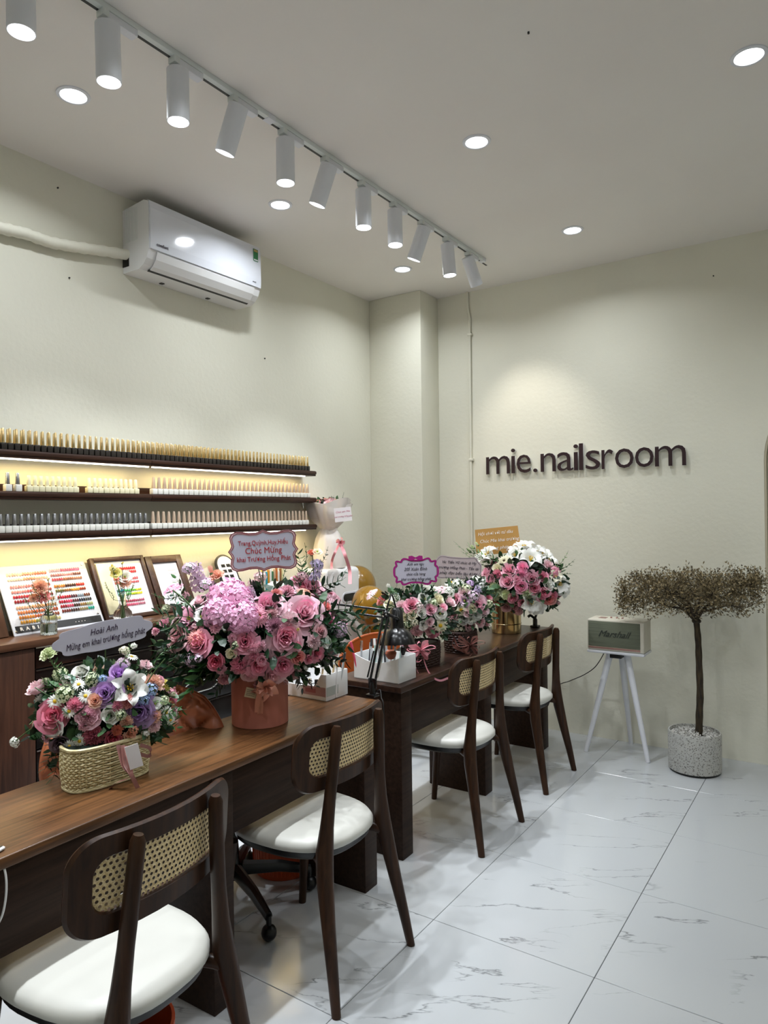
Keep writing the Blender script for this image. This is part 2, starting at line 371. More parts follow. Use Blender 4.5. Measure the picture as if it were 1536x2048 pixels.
# ---- recessed downlights
DL = [(-2.513, 1.593, 'nearest of the three above the left wall, beside the first spotlights'), (-2.513, 2.777, 'middle of the three by the left wall, above the air conditioner'),
      (-2.513, 3.983, 'farthest of the three above the left wall, before the corner column'), (-1.379, 2.815, 'right of the track in the middle of the ceiling'),
      (-1.358, 4.02, 'beyond the middle one, nearest the sign wall'), (-.304, 2.859, 'at the top right of the picture')]
extra = [(-1.37, 1.6), (-.3, 1.6), (.85, 2.85), (-1.37, .35), (.85, 4.05), (.85, .9)]  # unseen downlights continuing the ceiling grid, added to light the room
def downlight(x, y, label, visible=True):
    t = thing('downlight', label, 'ceiling light', (x, y, CZ), 0, None)
    MB().lathe([(.046, -.001), (.050, -.006), (.062, -.004), (.063, .0)], 32, cap0=False, cap1=False).obj('trim_ring', M_lampwhite, t)
    MB().lathe([(.047, -.0025), (.0, -.003)], 32, cap0=False, cap1=False).obj('lens', M_emit, t)
    lamp('downlight_lamp', 'AREA', (x, y, CZ-.012), W_DOWN, C_COOL, shape='DISK', size=.085, spread=2.6)
for x, y, l in DL: downlight(x, y, 'round recessed white downlight, '+l)
for k, (x, y) in enumerate(extra):
    if x == -.3 and y > 4: y = 4.25; 
    if x == -.3 and y > 4: continue
    downlight(x, y, 'unseen round recessed downlight added outside the picture, row %s column %s' % ('abc'[k % 3], 'defghijkl'[k]))
# ---- lighting track with eleven spotlights
TX = -1.99
t = thing('lighting_track', 'long grey ceiling track with a black slot carrying eleven white spotlights', 'lighting track', (TX, 0, CZ))
MB().box((-.018, -1.2, -.020), (.018, 4.13, 0), .002).obj('rail', M_track, t)
for k in range(-8, 11): MB().box((-.0150, 1.215+.2835*k, -.0212), (-.004, 1.37+.2835*k, -.0195)).obj('slot', M_black, t, False)
MB().box((-.0185, 2.115, -.0225), (.0185, 2.16, 0), .002).obj('joiner', M_lampwhite, t)
MB().box((-.019, 4.10, -.024), (.019, 4.14, 0), .003).obj('end_cap', M_lampwhite, t)
dirs = {3: (-.42, -.05, -1), 5: (-.40, -.05, -1), 8: (-.42, -.02, -1), 10: (.10, .60, -1), 1: (0, .02, -1), 7: (.02, -.02, -1), 9: (.06, .05, -1)}
ordn = ['first', 'second', 'third', 'fourth', 'fifth', 'sixth', 'seventh', 'eighth', 'ninth', 'tenth', 'eleventh']
def spot(k, y, label, vis=True):
    t = thing('track_spotlight', label, 'spotlight', (TX, y, CZ-.021))
    MB().box((-.017, -.012, -.024), (.017, .105, 0), .003).obj('adapter', M_lampwhite, t)
    MB().box((-.018, -.028, -.022), (.018, -.004, .004), .002).obj('clip', M_track, t)
    d = Vector(dirs.get(k, (0, 0, -1))).normalized()
    q = d.to_track_quat('-Z', 'Y').to_matrix().to_4x4()
    tilt = d.z > -.97
    MB().tube([(0, 0, -.02), (0, 0, -.05)], .008, 10).obj('stem', M_lampwhite, t)
    top = Vector((0, 0, -.035)) if not tilt else Vector((0, 0, -.028))-Vector((d.x, d.y, 0))*.035
    Mq = Matrix.Translation(top) @ q
    MB().lathe([(.034, 0), (.039, -.003), (.0395, -.185), (.037, -.186), (.036, -.176), (.033, -.172)], 32, Mq, cap1=False).obj('lamp_cylinder', M_lampwhite, t)
    MB().lathe([(.0345, -.1745), (0, -.175)], 28, Mq, cap0=False, cap1=False).obj('lens', M_emit, t)
    p = Vector((TX, y, CZ-.021))+top+d*.180
    lamp('spotlight_lamp', 'SPOT', p, W_SPOT*(.3 if k == 10 else 1), C_WARM if k == 10 else C_COOL, d, spot_size=1.15, spot_blend=.8, shadow_soft_size=.018)
for k in range(11):
    how = 'tilted towards the left wall' if k in (3, 5, 8) else 'turned towards the sign wall' if k == 10 else 'hanging straight down'
    spot(k, 1.10+.2835*k, '%s white cylinder spotlight of the track from the near end, %s' % (ordn[k], how))
for k in range(-6, 0):
    if k % 2 == 0: spot(-1, 1.10+.2835*k, 'white cylinder spotlight of the track behind the picture edge, number %s from it' % ordn[-k-1])
# ---- air conditioner
Y0, Y1 = 2.235, 3.02
t = thing('air_conditioner', 'white wall mounted air conditioner with green energy label, high on left wall', 'air conditioner', (LX, Y0, 2.76))
LYL = Y1-Y0
def prof_obj(name, prof, y0, y1, mat_, par, bev=True):
    Mx = Matrix(((1, 0, 0, 0), (0, 0, 1, 0), (0, 1, 0, 0), (0, 0, 0, 1)))
    return MB().prism(prof, y0, y1, Mx).obj(name, mat_, par, False)
prof_obj('body', [(.002, 0), (.13, .0), (.165, .018), (.19, .045), (.206, .085), (.206, .325), (.17, .338), (.002, .322)], 0, LYL, M_white, t)
prof_obj('front_panel', [(.206, .088), (.216, .088), (.219, .13), (.216, .29), (.208, .328), (.19, .338), (.206, .325)], .004, LYL-.004, M_whitegloss, t)
prof_obj('louver', [(.150, .0045), (.172, .018), (.196, .048), (.2085, .083), (.2105, .080), (.199, .045), (.175, .014), (.153, .001)], .05, LYL-.05, M_white, t)
prof_obj('air_slot', [(.135, -.001), (.151, .005), (.151, .001), (.14, -.004)], .045, LYL-.045, M_black, t)
m = MB()
for k in range(9): m.box((.02+.012*k, -.0015, .15), (.024+.012*k, .0, .33-.002*k), 0)
m.obj('side_ribs', M_track, t, False)
MB().box((.0, -.002, .03), (.05, .004, .09), .001).obj('pipe_notch', M_black, t)
MB().box((.2185, LYL-.065, .235), (.2196, LYL-.028, .305), 0).obj('energy_label', M_greenlabel, t, False)
MB().box((.2195, LYL-.062, .289), (.2202, LYL-.031, .301), 0).obj('label_band', mat('label_tan', C('b59a5c'), .5), t, False)
MB().box((.2195, LYL-.062, .238), (.2202, LYL-.031, .246), 0).obj('label_band', M_signwhite, t, False)
text('comfort', .022, M_ink, t, frame((.2195, .075, .115), (0, 1, 0), (1, 0, 0)), bold=.0005)
text('smart)', .011, M_ink, t, frame((.2195, LYL-.06, .112), (0, 1, 0), (1, 0, 0)))
for y in (.2, .52): MB().box((.03, y, -.004), (.05, y+.02, .002), 0).obj('clip', M_black, t, False)
pp = [on_x(-60, 440, LX+.035), on_x(0, 456, LX+.033), on_x(50, 467, LX+.036), on_x(100, 485, LX+.03), on_x(150, 494, LX+.034), on_x(200, 501, LX+.032), on_x(262, 511, LX+.032)]
pp = [pp[0]+Vector((0, -1.2, .1))]+pp
sm = []
for i in range(len(pp)-1):
    for k in range(8): sm.append(pp[i].lerp(pp[i+1], k/8))
sm.append(pp[-1])
tag(MB().tube(sm, [.026+.0022*math.sin(i*2.1)+.001*math.sin(i*5) for i in range(len(sm))], 14).obj('insulated_pipe', M_wall), 'pale tape wrapped insulated pipe running along left wall into the air conditioner', 'pipe')
# conduit on the back wall
t = thing('electrical_conduit', 'thin cream conduit pipe running down the back wall beside the column', 'conduit', (-2.378, BY-.012, 0))
MB().tube([(-.008, 0, CZ), (-.006, 0, CZ-.12), (.010, 0, CZ-.2), (.006, 0, 2.2), (.004, 0, 1.5), (0, 0, .3)], .0095, 10).obj('pipe', M_wall, t)
for z in (2.83, 1.9): MB().box((-.006, -.013, z), (.028, .011, z+.018), .002).obj('clamp', M_wall, t)
# ---- wall sign
t = thing('wall_sign', 'dark raised lowercase letters reading mie.nailsroom on the cream back wall', 'sign', (0, BY, 0))
xs = 2.0
A, B = on_y(972, 951, BY-.03), on_y(1372, 938, BY-.03)
W = B.x-A.x
letters = 'mie.nailsroom'
# advance widths tuned to the photographed lettering (fractions of the total width)
pxs = [(972, 1019), (1022, 1030), (1033, 1061), (1066, 1074), (1081, 1111), (1114, 1146), (1147, 1156), (1158, 1166), (1171, 1200), (1203, 1226), (1230, 1267), (1270, 1307), (1310, 1372)]
for ch, (a, b) in zip(letters, pxs):
    xa, xb = on_y(a, 940, BY-.03).x, on_y(b, 940, BY-.03).x
    o = text(ch, .2, M_darktext, t, Matrix.Identity(4), 'letter', ext=.012, bold=-.001, align='LEFT')
    me = o.data; co_ = np.array([v.co[:] for v in me.vertices]); mn, mx = co_.min(0), co_.max(0)
    wx = (xb-xa)/(mx[0]-mn[0]); hz = {'m': .128, 'n': .128, 'a': .128, 'e': .128, 's': .128, 'r': .128, 'o': .128, 'i': .176, 'l': .180, '.': .026}[ch]/(mx[1]-mn[1])
    for v in me.vertices:
        x, y, z = v.co; v.co = (xa+(x-mn[0])*wx, -.024-z*.3, 1.793+(y-mn[1])*hz)
    bk = me.copy(); bk.name = 'letter_body'; bk.materials.clear(); bk.materials.append(M_white)
    for v in bk.vertices: v.co.y = -.020 if v.co.y < -.0235 else -.006
    put(bk, 'letter_body', o)

# ================================================================ CABINET, SHELVES, POLISH
CT = 1.015
t = tag(MB().box((LX, .2, CT-.03), (-2.775, 3.35, CT), .003).obj('cabinet_top', M_cabtop), 'long glossy walnut top board running over the wall cabinets, holding colour charts', 'counter top')
t = thing('storage_cabinet', 'tall dark walnut wall cabinet with plain doors, at the left picture edge', 'cabinet', (LX+.004, .2, 0))
MB().box((.0, 0, 0), (.30, 1.37, CT-.03), .002).obj('body', M_cabwood, t)
for k in range(3): MB().box((.300, .003+.457*k, .08), (.318, .454+.457*k, CT-.034), .002).obj('door', M_cabwood, t)
t = thing('drawer_cabinet', 'dark drawer cabinet with thin shiny rails behind the flower baskets', 'cabinet', (LX, 1.575, 0))
MB().box((0, 0, 0), (.28, 1.77, CT-.03), .002).obj('body', M_cabwood, t)
M_dfront = mat('black_drawer_front', C('120e0d'), .25)
for q in range(3):
    for k, (z0, z1) in enumerate(((.89, .98), (.725, .885), (.56, .72), (.395, .555), (.1, .39))):
        d = MB().box((.28, .01+.587*q, z0), (.298, .58+.587*q, z1), .002).obj('drawer', M_dfront, t)
        MB().box((.298, .01+.587*q, z1-.006), (.302, .58+.587*q, z1-.001), 0).obj('rail', M_chrome, d, False)
        if k in (1, 2):
            cyy = .295+.587*q; zz = (z0+z1)/2
            pts = [(.300, cyy+.07*math.cos(a)+(.04 if math.cos(a) > 0 else -.04), zz+.028*math.sin(a)) for a in [2*PI*i/24 for i in range(25)]]
            MB().tube(pts, .003, 6).obj('handle', M_chrome, d)
# wall shelves (two boards in each of the three rows), LED strips below rows one and three
rows = [(1.804, 'top'), (1.627, 'middle'), (1.450, 'bottom')]
for zi, (z, nm) in enumerate(rows):
    for (y0, y1, side) in ((.85, 2.298, 'near'), (2.300, 3.612, 'far')):
        t = thing('wall_shelf', '%s of the three dark walnut polish shelves, %s board %s' % (nm, side, 'running out of the picture' if side == 'near' else 'ending at the corner side'), 'shelf', (LX, y0, z))
        Ls = y1-y0
        MB().box((0, 0, -.034), (.125, Ls, 0), .002).obj('board', M_shelf, t)
        MB().box((.125, 0, -.022), (.131, Ls, -.004), .002).obj('front_lip', M_shelf, t)
        MB().box((0, 0, 0), (.018, Ls, .036), .001).obj('riser', M_shelf, t)
        if zi != 1:
            MB().box((.097, .02, -.040), (.109, Ls-(.09 if side == 'far' else .0), -.034), .001).obj('led_strip', M_strip, t)
            yy = (y0+y1)/2
            lamp('shelf_strip_lamp', 'AREA', (LX+.099, yy, z-.045), W_STRIP*Ls, (1, .74, .32), shape='RECTANGLE', size=.010, size_y=Ls-.1)
# nail polish bottles
def bottle_proto(name, base_w, base_h, cap_h, cr0, cr1, mb, mc, neck=True, loc=(0, 0, 0)):
    t = thing(name, '-', 'nail polish', loc)
    h = base_w/2
    MB().box((-h, -h, 0), (h, h, base_h), .003, seg=2).obj('glass_bottle', mb, t)
    MB().lathe([(cr0*1.05, base_h-.001), (cr0, base_h+.004), (cr0*.95, base_h+.01), (cr1, base_h+cap_h-.002), (cr1*.8, base_h+cap_h)], 14).obj('cap', mc, t)
    return t
PX = LX+.112
protos = {}
def polish(kind, spec, ys, z, x, base_label, group):
    ys = sorted(ys, reverse=True)
    for k_, y in enumerate(ys):
        n_ = k_+1; suf = 'th' if 10 < n_ % 100 < 14 else {1: 'st', 2: 'nd', 3: 'rd'}.get(n_ % 10, 'th'); label = base_label+', %d%s from right end' % (n_, suf)
        if kind not in protos:
            protos[kind] = bottle_proto('nail_polish_bottle', *spec, loc=(x, y, z)); r = protos[kind]
            r['label'] = label; r['group'] = group
        else:
            dup(protos[kind], (x+rnd.uniform(-.0015, .0015), y, z), rnd.uniform(-.04, .04), label, group)
gold = (.0235, .030, .062, .0078, .0052, M_bbase, M_gold)
beige = (.0290, .029, .060, .0105, .0062, M_wbase, M_beige)
creamb = (.0265, .026, .045, .0095, .0066, M_cream, M_cream)
silver = (.0275, .030, .050, .0095, .0075, M_wbase, M_silvercap)
polish('g', gold, [1.47+.0292*k for k in range(72)], rows[0][0], PX, 'gold capped bottle in the front row on the top shelf', 'gold capped polish, front row of top shelf')
polish('g', gold, [1.475+.0303*k for k in range(69)], rows[0][0], PX-.036, 'gold capped bottle in the back row on the top shelf', 'gold capped polish, second row of top shelf')
polish('s', silver, [1.575, 1.618], rows[1][0], PX, 'silver capped bottle in the left pair on the middle shelf', 'silver capped polish on the middle shelf')
polish('c', creamb, [1.668+.0272*k for k in range(9)], rows[1][0], PX, 'cream bottle in the left cluster on the middle shelf', 'cream polish, left cluster of middle shelf')
polish('c', creamb, [1.957+.0285*k for k in range(10)], rows[1][0], PX, 'cream bottle in the second cluster on the middle shelf', 'cream polish, second cluster of middle shelf')
polish('b', beige, [2.322+.0338*k for k in range(37)], rows[1][0], PX, 'beige capped white bottle of the row on the middle shelf', 'beige capped polish on the middle shelf')
polish('s', silver, [1.512+.0303*k for k in range(26)], rows[2][0], PX, 'silver capped white bottle of the row on the bottom shelf', 'silver capped polish on the bottom shelf')
polish('b', beige, [2.315+.0335*k for k in range(37)], rows[2][0], PX, 'beige capped white bottle of the row on the bottom shelf', 'beige capped polish on the bottom shelf')

# ---- colour charts leaning on the wall
def lean(x0, x1, y, zt=1.3, zb=CT):        # frame: local x along +Y world, local y up the lean, local z outwards
    up = Vector((x1-x0, 0, zt-zb)); ln = up.length; up.normalize()
    n = Vector((0, 1, 0)).cross(up); n = -n if n.x < 0 else n
    return Matrix(((0, up.x, n.x, x0), (1, up.y, n.y, y), (0, up.z, n.z, zb), (0, 0, 0, 1))), ln
def swatches(m, x, y, n, cols, w=.0118, h=.0175, z=.004):
    for i in range(n):
        c = cols[min(int(i/n*len(cols)), len(cols)-1)]; k = rnd.uniform(.8, 1.15); c = tuple(min(1, v*k) for v in C(c)[:3])+(1,)
        px = x+i*w; pts = []
        for a in range(8):
            t_ = 2*PI*a/8; pts.append((px+.47*w*math.cos(t_), y+.5*h*math.sin(t_), z))
        pts += [(px, y, z+.003)]
        m.add(pts, [[a, (a+1) % 8, 8] for a in range(8)], 0, c)
Yb0, Yb1 = on_x(27, 1278, -2.94).y, on_x(208, 1237, -2.94).y
Mx, ln = lean(-2.93, LX+.01, Yb0, 1.303)
t = thing('colour_chart', 'large white nail colour chart with swatch rows and black foot band', 'colour chart'); t.matrix_world = Mx
Wb = Yb1-Yb0
MB().box((0, 0, -.008), (Wb, ln, 0), .006).obj('board', M_whitegloss, t)
MB().box((.012, .012, 0), (Wb-.012, .044, .0015), 0).obj('black_band', M_black, t, False)
m = MB(); pal = [['e8b9a0', 'e39a7c', 'd9795f'], ['e2c7b0', 'dba383', 'e0b49c'], ['e39a98', 'd9827f', 'c76a64'], ['d98a86', 'c85a5c', 'a03038'], ['b2283c', '9c2038', '7c1c2c'], ['8c1c2c', 'd07860', 'd98a70'], ['e0b090', 'd99a6c', 'c9855c'], ['cf7a4a', 'c4603a', 'a84a30'], ['c47a34', 'b0562e', '7a3c24'], ['c08a30', '8c8a4a', 'b0a878']]
pr_ = [['c9a6b0', 'b8607c', 'd86a90'], ['a86a70', 'c98a8c', '7c4a44'], ['b04a58', 'a06a50', 'b07860'], ['c07a3a', '40201c', 'b02820'], ['6a6030', '8a5a30', 'c98a2a', '9c3a24'], ['b01c38', '9c1c30', '4a2434', '8090a0', '6a3c2c'], ['a01830', 'b82c50', '5c3038', '1c2034', '3c3c3c'], ['8c1828', 'b8405c', '3c2420', '8a6a3c', '9aa070'], ['6a2c28', '3c2c2c', '7a7050', '1c9a8a']]
yy = [.285, .262, .226, .202, .178, .155, .126, .103, .08, .058]
for k, y_ in enumerate(yy): swatches(m, .045, y_, 16 if k > 1 else 16, pal[k], w=(Wb*.43)/16)
for k, y_ in enumerate((.291, .268, .245, .211, .188, .155, .132, .109, .086)): swatches(m, Wb*.565, y_, 14 if k < 5 else 15, pr_[k], w=(Wb*.38)/15)
stuff(m.obj('nail_swatches', M_swatch, t, False))
text('R  A  B  I', .022, M_whiteink, t, T(.03, .028, .002), 'brand_lettering', bold=.0006, align='LEFT')
text('. . . .', .03, M_whiteink, t, T(Wb*.72, .034, .002), 'lettering')
for x_, y_ in ((.012, .02), (.012, ln-.02), (Wb-.02, ln-.02), (Wb-.02, .055)): MB().lathe([(.005, 0), (.005, .003), (.003, .005)], 12, T(x_, y_, 0)).obj('standoff_screw', M_chrome, t)
# framed swatch album and framed price sheet
def framed(name, label, cat, ya, yb, zt, fr, inner_mat, xb=-2.95):
    Mx, ln = lean(xb, LX+.02, ya, zt); t = thing(name, label, cat); t.matrix_world = Mx; W_ = yb-ya
    MB().box((0, 0, -.012), (W_, ln, -.004), .002).obj('backing', M_cabwood, t)
    for b in (((0, 0, -.004), (fr, ln, .012)), ((W_-fr, 0, -.004), (W_, ln, .012)), ((fr, 0, -.004), (W_-fr, fr, .012)), ((fr, ln-fr, -.004), (W_-fr, ln, .012))):
        MB().box(b[0], b[1], .002).obj('frame_side', M_cabwood, t)
    MB().box((fr, fr, -.004), (W_-fr, ln-fr, .001), 0).obj('sheet', inner_mat, t, False)
    return t, W_, ln
ya, yb = on_x(222, 1240, -2.95).y-.03, on_x(318, 1225, -2.95).y
t, W_, ln = framed('swatch_frame', 'dark wooden frame with bright orange, green and pink nail swatches beside the white chart', 'colour chart', ya, yb, 1.31, .02, M_signwhite)
m = MB()
for k, (y_, cs) in enumerate(((.262, ['d8301c', 'e0342c', 'c8242c']), (.243, ['e8502c', 'e03c34', 'd83a40']), (.208, ['d84a44', 'e0605c', 'd85a64']), (.189, ['e8706c', 'e0646c']), (.146, ['1c8aa0', '20b060', '70c828', 'd8d020']), (.127, ['30a8a0', '40c050', 'c8d820', 'e8e028']), (.09, ['b82c50', 'a83054', 'b05470']), (.071, ['d04c70', 'c85070', 'b86c80']))):
    swatches(m, W_*.36, y_, 13, cs, w=W_*.46/13, h=.017)
stuff(m.obj('nail_swatches', M_swatch, t, False))
MB().box((.026, .03, .001), (W_*.30, ln-.03, .012), .003).obj('booklet', M_cream, t)
ya2, yb2 = yb+.01, on_x(378, 1215, -2.95).y+.05
t, W_, ln = framed('notice_frame', 'dark wooden frame with a printed white notice behind the big pink flower box', 'picture frame', ya2, yb2, 1.30, .038, M_signwhite)
MB().box((.055, .19, .001), (W_*.5, .25, .0016), 0).obj('print_block', mat('pale_print', C('e3d6d6'), .6), t, False)
MB().box((.055, .07, .001), (W_*.42, .17, .0016), 0).obj('print_block', mat('grey_print', C('c9c9d6'), .6), t, False)
for k in range(9): MB().box((W_*.55, .07+.02*k, .001), (W_*.8-.006*(k % 3), .074+.02*k, .0016), 0).obj('print_line', mat('line_print', C('a9a9b4'), .6) if k == 0 else D.materials['line_print'], t, False)
Mx, ln = lean(-2.94, LX+.02, Yb0-.32, 1.31)
t = thing('photo_frame', 'dark wooden frame at the left picture edge beside the white chart', 'picture frame'); t.matrix_world = Mx
MB().box((0, 0, -.008), (.30, ln*.98, .008), .003).obj('frame', M_cabtop, t); MB().box((.03, .03, .008), (.262, ln-.05, .0095), 0).obj('sheet', M_signwhite, t, False)
# rounded black-rimmed tip display, behind the flowers
pc = on_x(468, 1130, -2.98)
Mx, ln = lean(-2.95, LX+.02, pc.y-.07, 1.285)
t = thing('tip_display', 'round-topped white nail tip display with black rim behind the pink bouquet', 'display board'); t.matrix_world = Mx
def tomb(w, h, i=0): return [(i, i), (w-i, i)]+[(w/2+(w/2-i)*math.cos(a), h-w/2+(w/2-i)*math.sin(a)) for a in [PI*k/20 for k in range(21)]]
MB().prism(tomb(.145, ln), -.006, .004).obj('rim', M_black, t, False); MB().prism(tomb(.145, ln, .012), .004, .006).obj('face', M_signwhite, t, False)
m = MB()
for r_ in range(6):
    for c_ in range(2):
        for k in range(4): m.box((.035+.04*c_+.0075*k, .05+.034*r_, .006), (.0405+.04*c_+.0075*k, .069+.034*r_, .008), 0)
stuff(m.obj('black_tips', M_black, t, False))
# polish tubes and nail files in a row behind the middle card
cols = ['2c7a88', 'd8c020', 'd8d8d0', '2090a0', 'c98a2a', 'e0e0d8', '3a6a48', 'c0a080', 'b0622c', 'd8d4c8', '8a5a34', 'e0d8a0']
for k, h_ in enumerate(cols):
    o = MB().box((-.006, -.006, 0), (.006, .006, .16+.012*(k % 3)), .003).obj('gel_tube', mat('tube_'+h_, C(h_), .4)); o.location = (-2.93, pc.y+.16+.0175*k, CT)
    cn = ('dark teal', 'mustard yellow', 'pale grey', 'bright turquoise', 'ochre', 'off-white', 'dark green', 'beige', 'rust', 'stone grey', 'brown', 'pale yellow')[k]
    tag(o, 'slim %s gel tube standing in the row behind the pink bouquet' % cn, 'gel tube', 'gel tubes behind the pink bouquet')

# ================================================================ DESKS
def desk(label, x_front, y0, y1, zt, legs, rot, mtop):
    t = thing('manicure_desk', label, 'desk', (x_front, y0, 0), rot)
    L_ = y1-y0; dp = .37
    MB().box((-dp, 0, zt-.028), (0, L_, zt), .004, seg=3).obj('desktop', mtop, t)
    e = legs[0]-y0
    ap = []
    for a, b in zip(legs[:-1], legs[1:]):
        MB().box((-.040, a-y0+.085, zt-.235), (-.022, b-y0, zt-.028), .001).obj('apron', M_panelwood, t)
    for a in legs:
        MB().box((-dp+.012, a-y0, 0), (-.014, a-y0+.086, zt-.028), .003).obj('leg', M_panelwood, t)
    return t
desk('long dark walnut manicure desk in the foreground with the basket and pink hat box', -1.587, .56, 2.36, .75, [.655, 1.458, 2.264], .022, M_deskwood)
desk('dark walnut manicure desk at the far end with the gold bucket of roses', -1.640, 2.545, 4.40, .76, [2.565, 3.393, 4.243], .006, M_deskwood2)

# ================================================================ RATTAN CHAIRS
def chair():
    t = thing('rattan_chair', '-', 'chair')
    # seat cushion: rounded, wider in front
    def outline(a, s=1.0):
        c_, s_ = math.cos(a), math.sin(a); p = 2.6
        ex = abs(c_)**(2/p)*(1 if c_ > 0 else -1); ey = abs(s_)**(2/p)*(1 if s_ > 0 else -1)
        x = -.302+.238*ex*s; y = (.226-.028*(ex+1)/2)*ey*s
        return x, y
    def cush(u, v):
        prof = [(0, .046), (.5, .0455), (.84, .042), (.955, .034), (1.0, .021), (1.0, .008), (.97, 0), (0, 0)]
        s_, z = prof[round(v*7)]; x, y = outline(u*2*PI, max(s_, .001)); return (x, y, .436+z)
    MB().grid(cush, 48, 7, True).obj('seat_cushion', M_leather, t)
    def rail(u, v):
        prof = [(.955, .437), (.945, .418), (.90, .408), (.70, .405)]
        s_, z = prof[round(v*3)]; x, y = outline(u*2*PI, s_); return (x, y, z)
    MB().grid(rail, 48, 3, True, cap1=True).obj('seat_frame', M_black, t)
    for sy in (-1, 1):   # rear legs run up into the back posts
        pts = [(0, .212*sy, 0), (-.022, .200*sy, .12), (-.05, .184*sy, .26), (-.072, .170*sy, .38), (-.080, .160*sy, .45), (-.078, .149*sy, .53), (-.074, .139*sy, .61), (-.069, .130*sy, .69), (-.064, .122*sy, .77), (-.060, .117*sy, .825), (-.059, .116*sy, .840)]
        MB().tube(pts, [.0155, .0195, .0245, .030, .0305, .0235, .0205, .0205, .020, .019, .012], 14, flat=.82).obj('rear_leg', M_chairwood, t)
        MB().tube([(-.50, .215*sy, 0), (-.478, .205*sy, .2), (-.455, .195*sy, .41)], [.014, .018, .022], 12).obj('front_leg', M_chairwood, t)
        MB().tube([(-.074, .166*sy, .405), (-.10, .15*sy, .412), (-.14, .13*sy, .415)], [.021, .017, .014], 10).obj('seat_bracket', M_chairwood, t)
    # curved back frame around the cane
    hw, z0, z1 = .238, .632, .852
    def bend(y, z, d): return (-.090+.016*(z-.66)/.2+d-1.0*y*y, y, z)
    def rr(u, inset):
        w_, h_ = hw-inset, (z1-z0)/2-inset; r = max(.068-inset*.6, .012)
        cyc = [(w_-r, h_-r, 0), (-(w_-r), h_-r, PI/2), (-(w_-r), -(h_-r), PI), (w_-r, -(h_-r), 1.5*PI)]
        per = []; n = 12
        for k, (cx_, cz_, a0) in enumerate(cyc):
            for i in range(n+1): a = a0+PI/2*i/n; per.append((cx_+r*math.cos(a), cz_+r*math.sin(a)))
            nx = cyc[(k+1) % 4]; ax, az = per[-1]; bx, bz = nx[0]+r*math.cos(nx[2]), nx[1]+r*math.sin(nx[2])
            for i in range(1, 8): per.append((ax+(bx-ax)*i/8, az+(bz-az)*i/8))
        return per
    rings = []
    for inset, d in ((0, .0), (.004, .009), (.047, .009), (.051, .004), (.051, -.006), (.047, -.009), (.004, -.009)):
        rings.append([bend(y, (z0+z1)/2+z, d) for y, z in rr(0, inset)])
    nP = len(rings[0]); vs_ = [p for r in rings for p in r]; fs = []
    for k in range(len(rings)):
        k2 = (k+1) % len(rings)
        for i in range(nP): j = (i+1) % nP; fs.append([k*nP+i, k*nP+j, k2*nP+j, k2*nP+i])
    MB().add(vs_, fs).obj('back_frame', M_chairwood, t)
    # pierced cane webbing: every cell has its own octagonal hole
    m = MB(); cw, chh = .0125, .0115; W2, H2 = hw-.049, (z1-z0)/2-.049; ny = int(2*W2/cw); nz = int(2*H2/chh)
    cw = 2*W2/ny; chh = 2*H2/nz
    for r_ in range(nz):
        for c_ in range(ny+1):
            yy_ = -W2+cw*(c_+(.5 if r_ % 2 else 0)); zz_ = -H2+chh*(r_+.5)
            ys0, ys1 = max(yy_-cw/2, -W2), min(yy_+cw/2, W2)
            if ys1-ys0 < cw*.3: continue
            yc = (ys0+ys1)/2; full = ys1-ys0 > cw*.9
            o8 = [(ys1, zz_-chh/4), (ys1, zz_+chh/4), (yc+cw/4, zz_+chh/2), (yc-cw/4, zz_+chh/2), (ys0, zz_+chh/4), (ys0, zz_-chh/4), (yc-cw/4, zz_-chh/2), (yc+cw/4, zz_-chh/2)]
            corners = [(ys1, zz_+chh/2), (ys0, zz_+chh/2), (ys0, zz_-chh/2), (ys1, zz_-chh/2)]
            cz = (z0+z1)/2
            if not full:
                m.add([bend(a, cz+b, 0) for a, b in corners], [[0, 1, 2, 3]]); continue
            a0 = math.atan2(-1, 2)
            hole = [(yc+.0037*math.cos(a0+PI/4*k), zz_+.0037*math.sin(a0+PI/4*k)) for k in range(8)]
            pts = [bend(a, cz+b, 0) for a, b in o8]+[bend(a, cz+b, .0012) for a, b in hole]+[bend(a, cz+b, 0) for a, b in corners]
            fs = [[k, (k+1) % 8, 8+(k+1) % 8, 8+k] for k in range(8)]+[[1, 16, 2], [3, 17, 4], [5, 18, 6], [7, 19, 0]]
            m.add(pts, fs)
    m.obj('cane_panel', M_cane, t, False)
    for (y, z) in ((.126, .83), (-.126, .83)): pass
    return t
ch0 = chair(); ch0.location = (-1.214, 1.052, 0); ch0.rotation_euler = (0, 0, .08); ch0['label'] = 'rattan-backed dark chair with white seat, nearest the camera at bottom left'; ch0['group'] = 'chairs in front of the desks'
dup(ch0, (-1.313, 1.868, 0), 0, 'rattan-backed dark chair with white seat between the pink hat box and the near desk end')
dup(ch0, (-1.380, 2.995, 0), -.02, 'rattan-backed dark chair with white seat at the near half of the far desk')
dup(ch0, (-1.393, 3.798, 0), -.02, 'rattan-backed dark chair with white seat farthest away, beside the gold bucket')

